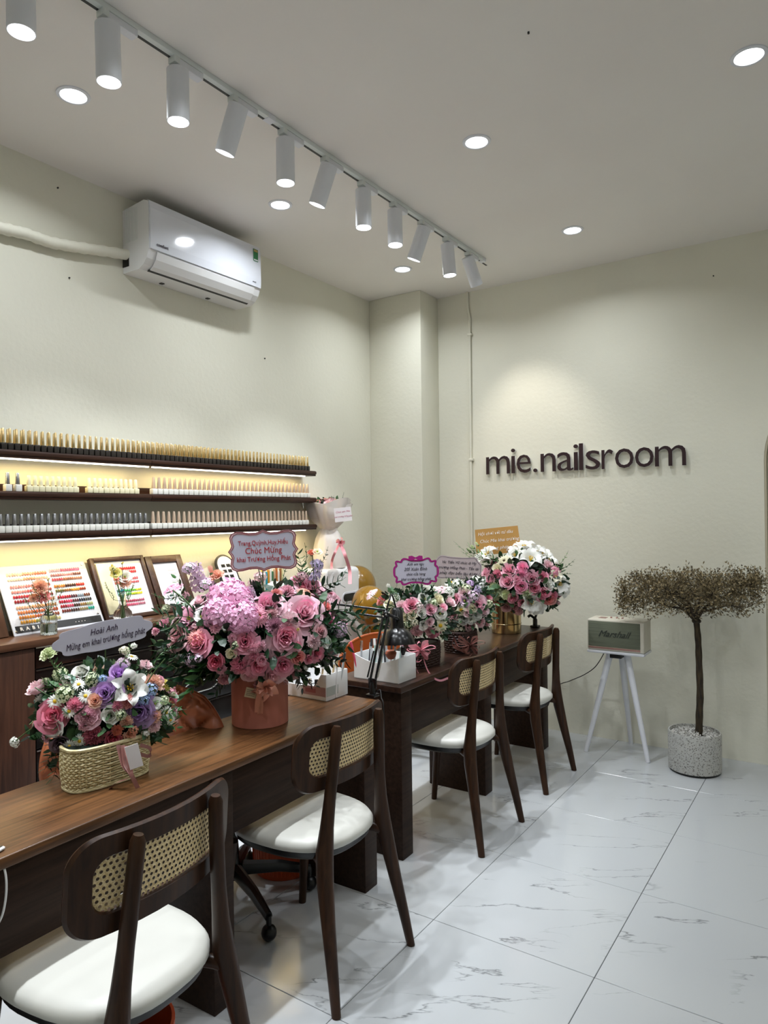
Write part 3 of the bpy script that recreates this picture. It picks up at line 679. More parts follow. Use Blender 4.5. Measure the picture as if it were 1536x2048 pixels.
# ================================================================ TECHNICIANS' CHAIRS BEHIND THE DESKS
def office_chair(label, base, back, n, mleather, quilt=True, dz=0):
    t = thing('technician_chair', label, 'chair', (base[0], base[1], 0))
    bx, by = back[0]-base[0], back[1]-base[1]; n = Vector((n[0], n[1], 0)).normalized(); sx = Vector((-n.y, n.x, 0))
    HW, HH = .300, .235
    def shell(u, v, off=0, dimp=True):
        a, b = u*2-1, v*2-1
        x = a*math.sqrt(max(0, 1-b*b*.42)); z = b*math.sqrt(max(0, 1-a*a*.42))      # square to rounded shape
        q = 0
        if dimp:
            s1, s2 = abs(math.sin(PI*(x*2.3+z*1.9))), abs(math.sin(PI*(x*2.3-z*1.9)))
            q = .042*min(1, (s1*s2)**.36)*(1-max(abs(a), abs(b))**12)
        c_ = .13*x*x
        p = Vector((bx, by, 0))+sx*(HW*x)+n*(off+q+c_)+Vector((0, 0, .625+dz+HH*z))
        return p
    MB().grid(lambda u, v: shell(u, v, .0, quilt), 56, 44).obj('backrest', mleather, t)
    MB().grid(lambda u, v: shell(u, v, -.028, False), 20, 16).obj('back_shell', mleather, t)
    rim = [shell(u, v, -.008, False) for u, v in [(k/24, 0) for k in range(24)]+[(1, k/20) for k in range(20)]+[(1-k/24, 1) for k in range(24)]+[(0, 1-k/20) for k in range(21)]]
    MB().tube(rim, .009, 8).obj('piping', mleather, t)
    def seat(u, v):
        prof = [(0, .5), (.7, .5), (.93, .48), (1, .45), (.97, .41), (0, .40)]; r, z = prof[round(v*5)]; a = u*2*PI
        return (.235*r*math.cos(a)-.13, .235*r*math.sin(a), z)
    MB().grid(seat, 32, 5, True).obj('seat', mleather, t)
    MB().tube([(0, 0, .10), (-.015, 0, .25), (-.08, 0, .37), (-.13, 0, .405)], [.03, .028, .03, .07], 14).obj('gas_lift', M_black, t)
    for k in range(5):
        a = 2*PI*k/5+back[2]
        e = (.30*math.cos(a), .30*math.sin(a))
        MB().tube([(.03*math.cos(a), .03*math.sin(a), .135), (e[0]*.6, e[1]*.6, .118), (e[0], e[1], .085)], [.030, .024, .018], 8, flat=.8).obj('base_arm', M_black, t)
        c_ = MB().ball((e[0], e[1], .030), (.028, .028, .029), 14, 8).obj('caster', M_black, t)
        MB().tube([(e[0], e[1], .05), (e[0], e[1], .09)], .01, 8).obj('caster_stem', M_black, c_)
    MB().tube([(-.13, -.05, .40), (bx, by, .40), Vector((bx, by, .55))-n*.03], .022, 8, flat=.6).obj('back_bracket', M_black, t)
    return t
oc = office_chair('tan quilted leather office chair on black casters behind the near desk', (-2.03, 1.93), (-2.17, 1.60, -.35), (.8, -.6), M_tan, True, .045)
o2 = office_chair('orange leather office chair behind the far desk, seen under the desk lamp', (-2.40, 3.68), (-2.46, 3.56, .2), (.8, -.6), M_orange, False, -.085)
MB().tube([(.08, -.22, .44), (.14, -.25, .60), (.14, -.20, .70), (.10, .02, .72), (.04, .16, .70)], .014, 8).obj('armrest', M_black, o2)
# orange bins below the desks
def bin_(label, x, y, r, h):
    t = thing('waste_bin', label, 'bin', (x, y, 0))
    MB().lathe([(r*.86, 0), (r*.9, .01), (r, h), (r*.96, h), (r*.86, .012), (0, .012)], 40, cap1=False).obj('body', M_terra, t)
    m = MB()
    for k in range(48):
        a = 2*PI*k/48; m.tube([(r*.905*math.cos(a), r*.905*math.sin(a), .02), (r*.99*math.cos(a), r*.99*math.sin(a), h-.03)], .003, 4)
    m.obj('ribs', M_terra, t, False)
    MB().lathe([(r*.985, h-.02), (r*1.03, h-.018), (r*1.03, h), (r*.97, h+.002)], 40, cap0=False, cap1=False).obj('rim', M_terra, t)
bin_('ribbed terracotta plastic bin on the floor below the nearest chair', -1.505, 1.045, .13, .27)
bin_('ribbed orange plastic bin on the floor behind the second chair, under the near desk', -2.06, 2.25, .14, .235)
# ================================================================ SPEAKER, STAND, TREE
SY = 4.36
t = thing('speaker_stand', 'white wooden tripod stand under the vintage style speaker', 'stand', (-1.245, SY+.115, 0))
MB().box((-.175, -.11, .628), (.175, .075, .648), .008).obj('top_plate', M_lampwhite, t)
MB().box((-.035, -.10, .604), (.035, .0, .628), .002).obj('bracket', M_black, t)
for (x, y), (tx, ty) in (((-.190, -.105), (-.05, -.03)), ((.188, -.105), (.05, -.03)), ((.01, .19), (.0, .03))):
    MB().tube([(x, y, 0), (tx, ty, .630)], [.0135, .0215], 14).obj('leg', M_lampwhite, t)
t = thing('speaker', 'cream boxed vintage style speaker with grey-green grille on the white tripod', 'speaker', (-1.243, SY+.005, .6485))
MB().box((-.172, 0, 0), (.172, .175, .19), .008, seg=3).obj('cabinet', mat('cream_vinyl', C('d6d0c0'), .55), t)
MB().box((-.164, -.004, .024), (.150, .004, .180), .002).obj('grille', M_mint, t)
MB().box((-.164, -.004, .010), (.150, .004, .020), .001).obj('copper_strip', M_rosegold, t)
text('Marshall', .056, mat('script_logo', C('2f3530'), .5), t, frame((-.010, -.0052, .104), (1, 0, 0), (0, -1, 0)), 'script_logo', shear=.5, ext=.001)
for k in range(3): MB().lathe([(.006, 0), (.006, .007), (.005, .008)], 14, T(-.05+.035*k, .10, .190)).obj('knob', M_rosegold, t)
MB().box((-.12, .06, .1895), (-.075, .115, .1915), .0005).obj('control_plate', M_rosegold, t)
cp = [(-1.345, SY+.10, .625), (-1.37, SY+.19, .59), (-1.44, SY+.24, .49), (-1.52, SY+.25, .425), (-1.62, SY+.26, .37), (-1.72, SY+.27, .31), (-1.80, SY+.25, .12), (-1.84, SY+.2, .004), (-1.9, SY+.12, .004)]
def smooth(pts, k=6):
    pts = [Vector(p) for p in pts]; out = []
    P = [2*pts[0]-pts[1]]+pts+[2*pts[-1]-pts[-2]]
    for i in range(1, len(P)-2):
        for j in range(k):
            t_ = j/k; a, b, c, d = P[i-1], P[i], P[i+1], P[i+2]
            out.append(.5*((2*b)+(c-a)*t_+(2*a-5*b+4*c-d)*t_*t_+(3*b-a-3*c+d)*t_**3))
    out.append(pts[-1]); return out
tag(MB().tube(smooth(cp), .0028, 6).obj('power_cord', M_cable), 'thin black power cord hanging from the speaker stand towards the far desk', 'cord')
# tree in a terrazzo pot
PXc, PYc = -.800, 4.385
t = thing('potted_tree', 'umbrella shaped tree with tiny leaves in a speckled terrazzo pot with white pebbles', 'potted tree', (PXc, PYc, 0))
MB().lathe([(.128, .0), (.134, .006), (.136, .012), (.143, .014), (.144, .222), (.141, .229), (.134, .229), (.132, .208), (.0, .206)], 56, cap1=False).obj('pot', M_terrazzo, t)
MB().lathe([(.130, .0), (.136, .004), (.136, .0125), (.12, .013)], 48).obj('pot_foot', M_black, t)
m = MB()
for k in range(420):
    a, r = rnd.uniform(0, 2*PI), .128*math.sqrt(rnd.random()); s = rnd.uniform(.005, .010)
    q = Quaternion((rnd.gauss(0, 1), rnd.gauss(0, 1), rnd.gauss(0, 1), rnd.gauss(0, 1)+.1)).normalized().to_matrix()
    c_ = Vector((r*math.cos(a), r*math.sin(a), .207+.018*(1-(r/.128)**2)+rnd.uniform(-.003, .006)))
    vs_ = [c_+q @ Vector(p)*s for p in ((1.1, 0, 0), (-1, 0, .1), (0, .8, 0), (0, -.9, 0), (0, 0, .6), (0, 0, -.7))]
    m.add(vs_, [[0, 2, 4], [2, 1, 4], [1, 3, 4], [3, 0, 4], [2, 0, 5], [1, 2, 5], [3, 1, 5], [0, 3, 5]])
stuff(m.obj('pebbles', M_pebble, t, False))
trunk = [(.025, 0, .205), (.028, 0, .32), (.034, .0, .45), (.031, .0, .62), (.028, .0, .75), (.020, 0, .865)]
MB().tube(smooth(trunk), [.0205-.0035*i/30+.001*math.sin(i*1.3) for i in range(31)], 14).obj('trunk', M_bark, t)
MB().ball((.020, 0, .868), (.026, .024, .017), 14, 8).obj('trunk_knob', M_bark, t)
tips = []; nbr = 11; twig = MB()
for k in range(nbr):
    a = 2*PI*k/nbr+rnd.uniform(-.2, .2); rx, ry = .40, .25
    R_ = rnd.uniform(.70, 1.0); e = Vector((-.02+rx*R_*math.cos(a), .0+ry*R_*math.sin(a), rnd.uniform(.93, 1.10)))
    s0 = Vector((.015, 0, .87)); mid = s0.lerp(e, .35)+Vector((0, 0, rnd.uniform(.02, .07)))
    pts = smooth([s0, s0+(mid-s0)*.5+Vector((0, 0, .025)), mid, s0.lerp(e, .7)+Vector((0, 0, .03)), e], 5)
    MB().tube(pts, [.0085*(1-i/len(pts))+.0018 for i in range(len(pts))], 6).obj('branch', M_bark, t)
    tips += pts[7:]
ntw = 0; leafpts = []
for k in range(560):
    a = rnd.uniform(0, 2*PI); r = math.sqrt(rnd.random()); 
    p = Vector((-.015+.415*r*math.cos(a), -.01+.262*r*math.sin(a), 0)); p.z = .895+(.05-.07*max(0, -math.cos(a)))*r**1.5+rnd.random()**.75*(.26-.03*r+.03*math.sin(a*3))
    if p.y > .285: p.y = .285
    b = min(tips, key=lambda q_: (q_-p).length_squared)
    mid = b.lerp(p, .5)+Vector((rnd.uniform(-.02, .02), rnd.uniform(-.02, .02), rnd.uniform(-.015, .005)))
    twig.tube([b, mid, p], [.0016, .0012, .0008], 3, cap=False)
    for q_ in (b.lerp(p, .35), b.lerp(p, .6), b.lerp(p, .85), mid, p, p): leafpts.append((q_, (p-b).normalized()))
stuff(twig.obj('twigs', M_bark, t))
m = MB()
for p, d in leafpts:
    for k in range(4):
        c_ = p+Vector((rnd.gauss(0, .017), rnd.gauss(0, .015), rnd.gauss(0, .014)))
        if c_.y > .295: c_.y = .295
        dd = (d*.6+Vector((rnd.gauss(0, .7), rnd.gauss(0, .7), rnd.gauss(.35, .6)))).normalized(); s_ = dd.cross(Vector((rnd.gauss(0, 1), rnd.gauss(0, 1), rnd.gauss(0, 1)))).normalized()
        l_, w_ = rnd.uniform(.012, .023), rnd.uniform(.0028, .0052)
        m.add([c_, c_+dd*l_*.5+s_*w_, c_+dd*l_, c_+dd*l_*.5-s_*w_], [[0, 1, 2, 3]])
stuff(m.obj('leaves', M_treeleaf, t, False))

# ================================================================ FLOWER PARTS (unit size, facing +z)
GA = 2.39996
def petalfn(az, r0, width, z0, h, flare, edge, ruff=0, ph=0, tipd=.25):
    def fn(u, v):
        a = (u-.5)*2; s_ = v**.7
        ang = az+a*width*(.45+.55*math.sin(min(v*1.5, 1)*PI/2))*(1-.18*v)
        hh = h*(1-tipd*a*a*v)
        r = r0*(.35+.65*s_)+flare*v**3
        z = z0+hh*v-edge*max(0, v-.72)**1.0*1.2
        if ruff and v > .6: r += ruff*math.sin(a*7+ph)*(v-.6)*2; z += ruff*math.cos(a*9+ph)*(v-.6)*1.6
        return (r*math.cos(ang), r*math.sin(ang), z)
    return fn
def petal(m, fn, nu=5, nv=4, g0=.15, g1=1.0):
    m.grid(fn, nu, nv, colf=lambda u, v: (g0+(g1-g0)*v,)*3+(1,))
def make_rose(seed, n=15, open_=0.0):
    r_ = random.Random(seed); m = MB()
    for i in range(n):
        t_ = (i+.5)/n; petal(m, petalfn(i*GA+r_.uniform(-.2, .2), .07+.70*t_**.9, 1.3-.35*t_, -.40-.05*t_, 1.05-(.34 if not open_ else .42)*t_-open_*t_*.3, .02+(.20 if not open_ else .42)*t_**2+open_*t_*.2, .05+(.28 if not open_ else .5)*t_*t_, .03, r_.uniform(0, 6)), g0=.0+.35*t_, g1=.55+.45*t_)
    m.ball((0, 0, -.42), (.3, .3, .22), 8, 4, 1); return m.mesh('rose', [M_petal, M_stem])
def make_carnation(seed, n=34):
    r_ = random.Random(seed); m = MB()
    for i in range(n):
        t_ = (i+.5)/n; petal(m, petalfn(i*GA+r_.uniform(-.4, .4), .06+.42*t_, .75, -.4, 1.0-.62*t_**1.6, .04+.42*t_**1.4, .1, .13, r_.uniform(0, 6), .1), 6, 3, .25, 1.0)
    return m.mesh('carnation', [M_petal, M_stem])
def make_lisi(seed, n=9):
    r_ = random.Random(seed); m = MB()
    for i in range(n):
        t_ = (i+.5)/n; petal(m, petalfn(i*GA, .42+.25*t_, .95, -.45, .85-.35*t_, .08+.28*t_, .18, .035, r_.uniform(0, 6)), g0=.55, g1=1)
    for k in range(6): m.ball((.09*math.cos(k*1.05), .09*math.sin(k*1.05), .0), (.07, .07, .14), 6, 4, 2)
    m.ball((0, 0, .02), (.08, .08, .16), 6, 4, 1); return m.mesh('lisianthus', [M_petal, M_eyegreen, M_eyegreen])
def make_daisy(seed, n=17, layers=1, eye=M_eye, er=.26, name='daisy'):
    r_ = random.Random(seed); m = MB()
    for l in range(layers):
        for i in range(n):
            a = 2*PI*(i+.5*l)/n+r_.uniform(-.05, .05); w_ = (2.5 if layers > 1 else 2.3)/n; R_ = 1-.24*l; up = .05+.13*l+r_.uniform(-.03, .03)
            def fn(u, v, a=a, R_=R_, up=up): 
                s_ = (u-.5)*2*w_*math.sin(PI*(.12+.80*v))*1.05; r = .15+(R_-.15)*v
                return (r*math.cos(a)-s_*math.sin(a), r*math.sin(a)+s_*math.cos(a), up+.10*math.sin(v*PI)-.06*v-.05*((u-.5)*2)**2)
            m.grid(fn, 2, 3, colf=lambda u, v: (.45+.55*v,)*3+(1,))
    m.ball((0, 0, .08), (er, er, .13), 10, 5, 1); m.ball((0, 0, -.12), (.18, .18, .18), 6, 4, 2)
    return m.mesh(name, [M_petal, eye, M_stem])
def make_lily(seed):
    r_ = random.Random(seed); m = MB()
    for i in range(6):
        a = 2*PI*i/6; lw = .40 if i % 2 else .32; dz = .0 if i % 2 else -.04
        def fn(u, v, a=a, lw=lw, dz=dz):
            s_ = (u-.5)*2*lw*math.sin(PI*min(1, .08+.9*v))**.8; r = .08+.95*v
            return (r*math.cos(a)-s_*math.sin(a), r*math.sin(a)+s_*math.cos(a), dz-.35+.85*math.sin(v*PI*.62)-.25*v**3+.12*abs(u-.5)*2+.03*math.sin(v*9+i))
        m.grid(fn, 4, 6, colf=lambda u, v: (.8+.2*v,)*3+(1,))
    for k in range(6): m.tube([(0, 0, -.2), (.14*math.cos(k*1.05), .14*math.sin(k*1.05), .25)], .025, 5, 1); m.ball((.15*math.cos(k*1.05), .15*math.sin(k*1.05), .27), (.06, .04, .04), 6, 4, 1)
    return m.mesh('lily', [M_petal, M_eye])
def floret(m, c, n, s, cols=1, rr=None, petals=4):
    n = n.normalized(); x = n.orthogonal().normalized(); y = n.cross(x); ph = rr.uniform(0, 2)
    for k in range(petals):
        a = 2*PI*k/petals+ph; d = x*math.cos(a)+y*math.sin(a); p = n.cross(d)
        v = rr.uniform(.75, 1)
        b = len(m.v); m.v += [tuple(c), tuple(c+d*s*.55+p*s*.42+n*s*.18), tuple(c+d*s*1.05+n*s*rr.uniform(-.05, .35)), tuple(c+d*s*.55-p*s*.42+n*s*.18), ]
        m.c[len(m.f)] = (v, v, v, 1); m.f.append([b, b+1, b+2, b+3]); m.m.append(0)
def make_cluster(seed, n, name, s=.3, flat=1.0, eye=True, petals=4):
    r_ = random.Random(seed); m = MB()
    for i in range(n):
        z = 1-1.45*(i+.5)/n; a = i*GA; q = math.sqrt(max(0, 1-z*z)); d = Vector((q*math.cos(a), q*math.sin(a), z))
        c = Vector((d.x, d.y, d.z*flat))*r_.uniform(.78, .95)
        floret(m, c, d+Vector((r_.uniform(-.3, .3), r_.uniform(-.3, .3), 0)), s*r_.uniform(.8, 1.15), rr=r_, petals=petals)
        if eye: m.ball(c+d*.03, s*.14, 5, 3, 1)
    m.ball((0, 0, -.1), (.72, .72, .6*flat), 10, 6, 2)
    return m.mesh(name, [M_petal, M_eyegreen, M_stem])
def make_spike(seed):
    r_ = random.Random(seed); m = MB()
    for i in range(26):
        t_ = i/26; a = i*GA; rr_ = .36*(1-.65*t_)+.05; c = Vector((rr_*math.cos(a), rr_*math.sin(a), -.7+1.7*t_))
        floret(m, c, Vector((math.cos(a), math.sin(a), .5)), .28*(1-.5*t_), rr=r_, petals=5)
    m.tube([(0, 0, -1.2), (0, 0, .9)], .04, 5, 1); return m.mesh('stock_flower', [M_petal, M_stem])
def make_bud(seed):
    m = MB()
    for i in range(6): petal(m, petalfn(i*GA, .25+.18*i/6, 1.1, -.5, 1.15-.25*i/6, -.08, .0, .0), 5, 4, .3, 1)
    m.ball((0, 0, -.5), (.28, .28, .22), 8, 4, 1); return m.mesh('rose_bud', [M_petal, M_stem])
FM = {}
for s_ in range(3):
    FM['rose%d' % s_] = make_rose(s_, 15); FM['open%d' % s_] = make_rose(10+s_, 19, .55); FM['carn%d' % s_] = make_carnation(20+s_)
    FM['lis%d' % s_] = make_lisi(30+s_); FM['dai%d' % s_] = make_daisy(40+s_); FM['ger%d' % s_] = make_daisy(50+s_, 22, 3, M_eye if s_ == 0 else M_eyedark, .2, 'gerbera')
    FM['lily%d' % s_] = make_lily(60+s_); FM['hyd%d' % s_] = make_cluster(70+s_, 75, 'hydrangea', .30, .9, False); FM['fil%d' % s_] = make_cluster(80+s_, 26, 'filler_flower', .30, .7, True, 5)
    FM['spk%d' % s_] = make_spike(90+s_); FM['bud%d' % s_] = make_bud(s_)
HEX = dict(white='f6f6f0', cream='f0ebd2', palepink='f6dbe0', pink='f7c4d4', hot='e87898', rosep='f09cb6', coral='ee9c98', peach='f6c8ae', mauve='c07c98', lilac='d0a6e0', violet='ab80bf', plum='58284a', paleg='e6eec4', yellow='f0e88c', blue='8cacdf', hydr='ecaed2', lilpink='e6c8e2', orange='ee9068', crimson='cc4a70', gpink='f6accb', greenw='d0dab0', lav='ccbce4', redpink='ea8c98', dusty='efc4ca')
HEX = {k: C(v) for k, v in HEX.items()}
# sprigs of leaves, unit length along +z
def make_sprig(seed, kind):
    r_ = random.Random(seed); m = MB(); n = {'round': 14, 'point': 15, 'fine': 26}[kind]
    stem = [Vector((.08*math.sin(k*.5), .05*math.sin(k*.8), k/9)) for k in range(10)]
    m.tube(stem, [.012*(1-.08*k) for k in range(10)], 4)
    for i in range(n):
        t_ = .12+.88*i/n; p = stem[min(int(t_*9), 9)]; a = i*GA if kind != 'point' else (i % 2)*PI+r_.uniform(-.5, .5)
        d = Vector((math.cos(a), math.sin(a), r_.uniform(.2, .9))).normalized(); s_ = d.cross(Vector((r_.gauss(0, .4), r_.gauss(0, .4), 1))).normalized(); nn = d.cross(s_)
        l_ = {'round': .19, 'point': .27, 'fine': .11}[kind]*r_.uniform(.75, 1.15)*(1-.35*t_); w_ = l_*{'round': .42, 'point': .23, 'fine': .14}[kind]
        pts = []
        for k in range(4):
            v = k/3; ww = w_*math.sin(PI*(.15+.72*v)) if kind != 'round' else w_*math.sin(PI*(.12+.76*v))**.6
            for q_ in (-1, 0, 1): pts.append(p+d*l_*v+s_*ww*q_+nn*(.06*l_*q_*q_-.18*l_*v*v))
        pts.append(p+d*l_*1.12-nn*.2*l_)
        m.add(pts, [[3*k+q_, 3*k+q_+1, 3*k+q_+4, 3*k+q_+3] for k in range(3) for q_ in (0, 1)]+[[9, 10, 12], [10, 11, 12]], 1)
    return m.mesh({'round': 'eucalyptus_sprig', 'point': 'leaf_sprig', 'fine': 'fine_sprig'}[kind], [M_stem, M_sprig])
SP = {k+str(s_): make_sprig(s_+5, k) for k in ('round', 'point', 'fine') for s_ in range(2)}
LEAFC = dict(dark=C('1c3d24'), mid=C('35602f'), euc=C('6f9484'), pale=C('8fb07a'), black=C('101a12'))

class Bouquet:
    """blooms set on an egg-shaped dome of foliage"""
    def __init__(s, t, px, py, depth, rx, rn, rz):
        s.t = t; s.c = at(px, py, depth); s.r = (rx, rn, rz)
        v = s.c-CAM; v.z = 0; s.N = -v.normalized(); s.R = Vector((-s.N.y, s.N.x, 0)); 
        s.o = t.matrix_basis.inverted()
        s.dep = depth; s.rnd = random.Random(int(px))
    def loc(s, p): d = p-s.c; return Vector((d.dot(s.R)/s.r[0], d.dot(s.N)/s.r[1], d.z/s.r[2]))
    def glob(s, q): return s.c+s.R*(q.x*s.r[0])+s.N*(q.y*s.r[1])+Vector((0, 0, q.z*s.r[2]))
    def surf(s, x, y):
        d = ray(x, y); o = s.loc(CAM); e = s.loc(CAM+d)-o
        a, b, c = e.dot(e), 2*o.dot(e), o.dot(o)-1; disc = b*b-4*a*c
        tt = (-b-math.sqrt(disc))/(2*a) if disc > 0 else -b/(2*a)
        return o+e*tt
    def bloom(s, kind, x, y, r, col, sink=.3, q=None, up=.15):
        q = s.surf(x, y) if q is None else q; p = s.glob(q)
        dep = (p-CAM).dot(_F2); rad = r/FPX*dep if q is not None and r > 1 else r
        n = (s.R*(q.x/s.r[0])+s.N*(q.y/s.r[1])+Vector((0, 0, q.z/s.r[2]))).normalized()
        if x is not None: n = (n+s.N*.45+Vector((0, 0, up))).normalized()
        n = (n+Vector((s.rnd.gauss(0, .14), s.rnd.gauss(0, .14), s.rnd.gauss(0, .1)))).normalized()
        p = p-n*rad*sink
        me = FM[kind+str(s.rnd.randrange(3))]
        Q = n.to_track_quat('Z', 'Y') @ Quaternion((0, 0, 1), s.rnd.uniform(0, 6.28))
        col_ = HEX[col]; k = s.rnd.uniform(.9, 1.08); col_ = tuple(min(1, v*k) for v in col_[:3])+(1,)
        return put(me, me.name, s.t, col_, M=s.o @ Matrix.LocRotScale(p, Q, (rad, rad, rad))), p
    def blooms(s, txt):
        for it in txt.split(';'):
            it = it.split()
            if it: s.bloom(it[0], float(it[1]), float(it[2]), float(it[3])*1.24, it[4])
    def fill(s, kinds, cols, n, rad, back=True):
        for i in range(n):
            a = s.rnd.uniform(0, PI)*-1 if back else s.rnd.uniform(0, 2*PI); z = s.rnd.uniform(-.5, .9); k = math.sqrt(1-z*z)
            s.bloom(s.rnd.choice(kinds), None, None, rad*s.rnd.uniform(.7, 1.2), s.rnd.choice(cols), q=Vector((k*math.cos(a), k*math.sin(a), z))*.95)
    def sprig(s, kind, x0, y0, x1, y1, col, dn=0.0, wid=1.0):
        q0 = s.glob(s.surf(x0, y0)*.8); d1 = (q0-CAM).dot(_F2)+dn; p1 = at(x1, y1, d1)
        v = p1-q0; ln = v.length; me = SP[kind+str(s.rnd.randrange(2))]
        Q = v.to_track_quat('Z', 'Y') @ Quaternion((0, 0, 1), s.rnd.uniform(0, 6.28))
        return put(me, me.name, s.t, LEAFC[col], M=s.o @ Matrix.LocRotScale(q0, Q, (ln*wid, ln*wid, ln)))
    def sprigs(s, txt):
        for it in txt.split(';'):
            it = it.split()
            if it: s.sprig(it[0], *[float(v) for v in it[1:5]], it[5], wid=float(it[6]) if len(it) > 6 else 1.0)
    def stem(s, x0, y0, x1, y1, bend=0, r=.0018, m_=None):
        p0 = s.glob(s.surf(x0, y0)*.85); d1 = (p0-CAM).dot(_F2); p1 = at(x1, y1, d1); mid = (p0+p1)/2+Vector((0, 0, bend))
        return MB().tube([s.o @ p for p in smooth([p0, mid, p1], 6)], r, 5).obj('stem', m_ or M_stem, s.t)
    def foliage(s, n=500, core=.62, mats=None, size=.03, low=-.75):
        m = MB()
        for i in range(n):
            z = s.rnd.uniform(low, 1); a = s.rnd.uniform(0, 2*PI); k = math.sqrt(max(0, 1-z*z)); q = Vector((k*math.cos(a), k*math.sin(a), z))*s.rnd.uniform(.68, .96)
            p = s.glob(q); n_ = (p-s.c).normalized(); d = (n_*.7+Vector((s.rnd.gauss(0, .6), s.rnd.gauss(0, .6), s.rnd.gauss(0, .6)))).normalized()
            w_ = d.cross(Vector((s.rnd.gauss(0, 1), s.rnd.gauss(0, 1), s.rnd.gauss(0, 1)))).normalized(); nn = d.cross(w_); l_ = size*s.rnd.uniform(.7, 1.3); ww = l_*.26
            pts = [p, p+d*l_*.35+w_*ww, p+d*l_*.35-w_*ww+nn*.002, p+d*l_*.75+w_*ww*.8-nn*l_*.1, p+d*l_*.75-w_*ww*.8-nn*l_*.1, p+d*l_-nn*l_*.2]
            m.add([s.o @ v for v in pts], [[0, 1, 2], [1, 3, 4, 2], [3, 5, 4]])
        m.obj('foliage', mats or M_foliage, s.t, False)['kind'] = 'stuff'
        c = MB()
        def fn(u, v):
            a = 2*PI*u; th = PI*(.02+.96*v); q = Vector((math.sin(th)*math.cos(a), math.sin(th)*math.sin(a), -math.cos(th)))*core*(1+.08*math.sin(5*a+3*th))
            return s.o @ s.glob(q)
        c.grid(fn, 24, 12, True, cap0=True, cap1=True).obj('bouquet_core', D.materials['dark_green_filler'], s.t)  # opaque dark green core, added so the bouquet is not see-through
mat('dark_green_filler', C('16241a'), .9)

def card(name, label, cat, px, py, dep, w, h, roll, yaw, poly, material, thick=.002, stickto=None, stick_mat=None, stick_x=0):
    """a flat greeting card on a stick; returns the thing, lettering is placed in its own plane"""
    c = at(px, py, dep); v = c-CAM; v.z = 0; n = -v.normalized(); n = Matrix.Rotation(yaw, 3, 'Z') @ n
    x = Vector((-n.y, n.x, 0)); x = Matrix.Rotation(roll, 3, n) @ x
    Mx = frame(c, x, n); t = thing(name, label, cat); t.matrix_world = Mx
    MB().prism(poly, -thick, 0).obj('card', material, t, False)
    if stickto is not None:
        e = Mx.inverted() @ Vector(stickto); MB().tube([(stick_x, -h*.3, -thick-.002), e], .0022, 6).obj('stick', stick_mat or M_stem, t)
    return t, Mx
def outline_tube(poly, z, r, m_, t, name='outline', closed=True):
    pts = [(p[0], p[1], z) for p in poly]+([(poly[0][0], poly[0][1], z)] if closed else [])
    return MB().tube(pts, r, 4, cap=False, flat=.35, ref=(0, 0, 1) if False else None).obj(name, m_, t, False)
def flatband(poly, wd, z0, z1, m_, t, name='border', closed=True):
    m = MB(); n = len(poly); V = [Vector((p[0], p[1])) for p in poly]; o = []
    for i in range(n):
        a = V[(i-1) % n] if closed or i else V[i]; b = V[(i+1) % n] if closed or i < n-1 else V[i]
        d = (b-a).normalized(); nn = Vector((-d.y, d.x))*wd/2; o.append((V[i]+nn, V[i]-nn))
    vs_ = [(p.x, p.y, z1) for q in o for p in q]
    fs = [[2*i, 2*i+1, 2*((i+1) % n)+1, 2*((i+1) % n)] for i in range(n if closed else n-1)]
    return m.add(vs_, fs).obj(name, m_, t, False)
def ribbon(m, pts, w, ref=(0, 0, 1)):
    pts = smooth(pts, 8); n = len(pts); vs_ = []
    x = Vector(ref)
    for i in range(n):
        d = (pts[min(i+1, n-1)]-pts[max(i-1, 0)]).normalized(); s_ = (x-d*x.dot(d)).normalized()
        vs_ += [pts[i]+s_*w/2, pts[i]-s_*w/2]
    return m.add(vs_, [[2*i, 2*i+1, 2*i+3, 2*i+2] for i in range(n-1)])

# ================================================================ ARRANGEMENT 1: wicker basket
def wicker(t, a, b, h, mat_, rows=17, flare=.06, top=.35, n=168, r=.0042):
    """woven basket: horizontal strands weave in and out of upright stakes"""
    m = MB(); stakes = 56
    def path(u, z, off):
        ang = 2*PI*u; p = 3.2; c_, s_ = math.cos(ang), math.sin(ang)
        k = 1+flare*math.sin(PI*min(z/h, 1)*.8); ex = abs(c_)**(2/p)*(1 if c_ > 0 else -1); ey = abs(s_)**(2/p)*(1 if s_ > 0 else -1)
        return Vector(((a*k+off)*ex, (b*k+off)*ey, z))
    for j in range(rows):
        z = h*(j+.5)/rows; ph = PI*(j % 2)
        for q in (0,):
            pts = [path(i/n, z+.0008*math.sin(i), .0018*math.sin(stakes/2*2*PI*i/n+ph)) for i in range(n+1)]
            m.tube(pts, h/rows*.52, 5, cap=False, ref=(0, 0, 1), flat=.75)
    for k in range(stakes):
        u = (k+.5)/stakes; m.tube([path(u, z, 0) for z in (0, h*.33, h*.66, h)], .0022, 4)
    m.obj('woven_body', mat_, t)
    rim = MB(); rim.tube([path(i/60, h, .001) for i in range(61)], .0055, 6, cap=False, ref=(0, 0, 1)); rim.tube([path(i/60, .004, .001) for i in range(61)], .0045, 6, cap=False, ref=(0, 0, 1)); rim.obj('rim', mat_, t)
    inner_ = MB().grid(lambda u, v: path(u, h*.96*v+.003, -.008), 40, 3, True, cap0=True, cap1=True); inner_.obj('lining', mat_ if mat_ is M_wickerdark else D.materials['dark_green_filler'], t)
    return path
bx, by = -1.815, 1.232
t1 = thing('flower_basket', 'pale wicker basket of mixed pink, white and purple flowers on the near desk', 'flower basket', (bx, by, .7502), PI/2-.12)
bpy.context.view_layer.update()
wicker(t1, .116, .058, .116, M_wicker)
B1 = Bouquet(t1, 212, 1428, 2.10, .215, .12, .155)
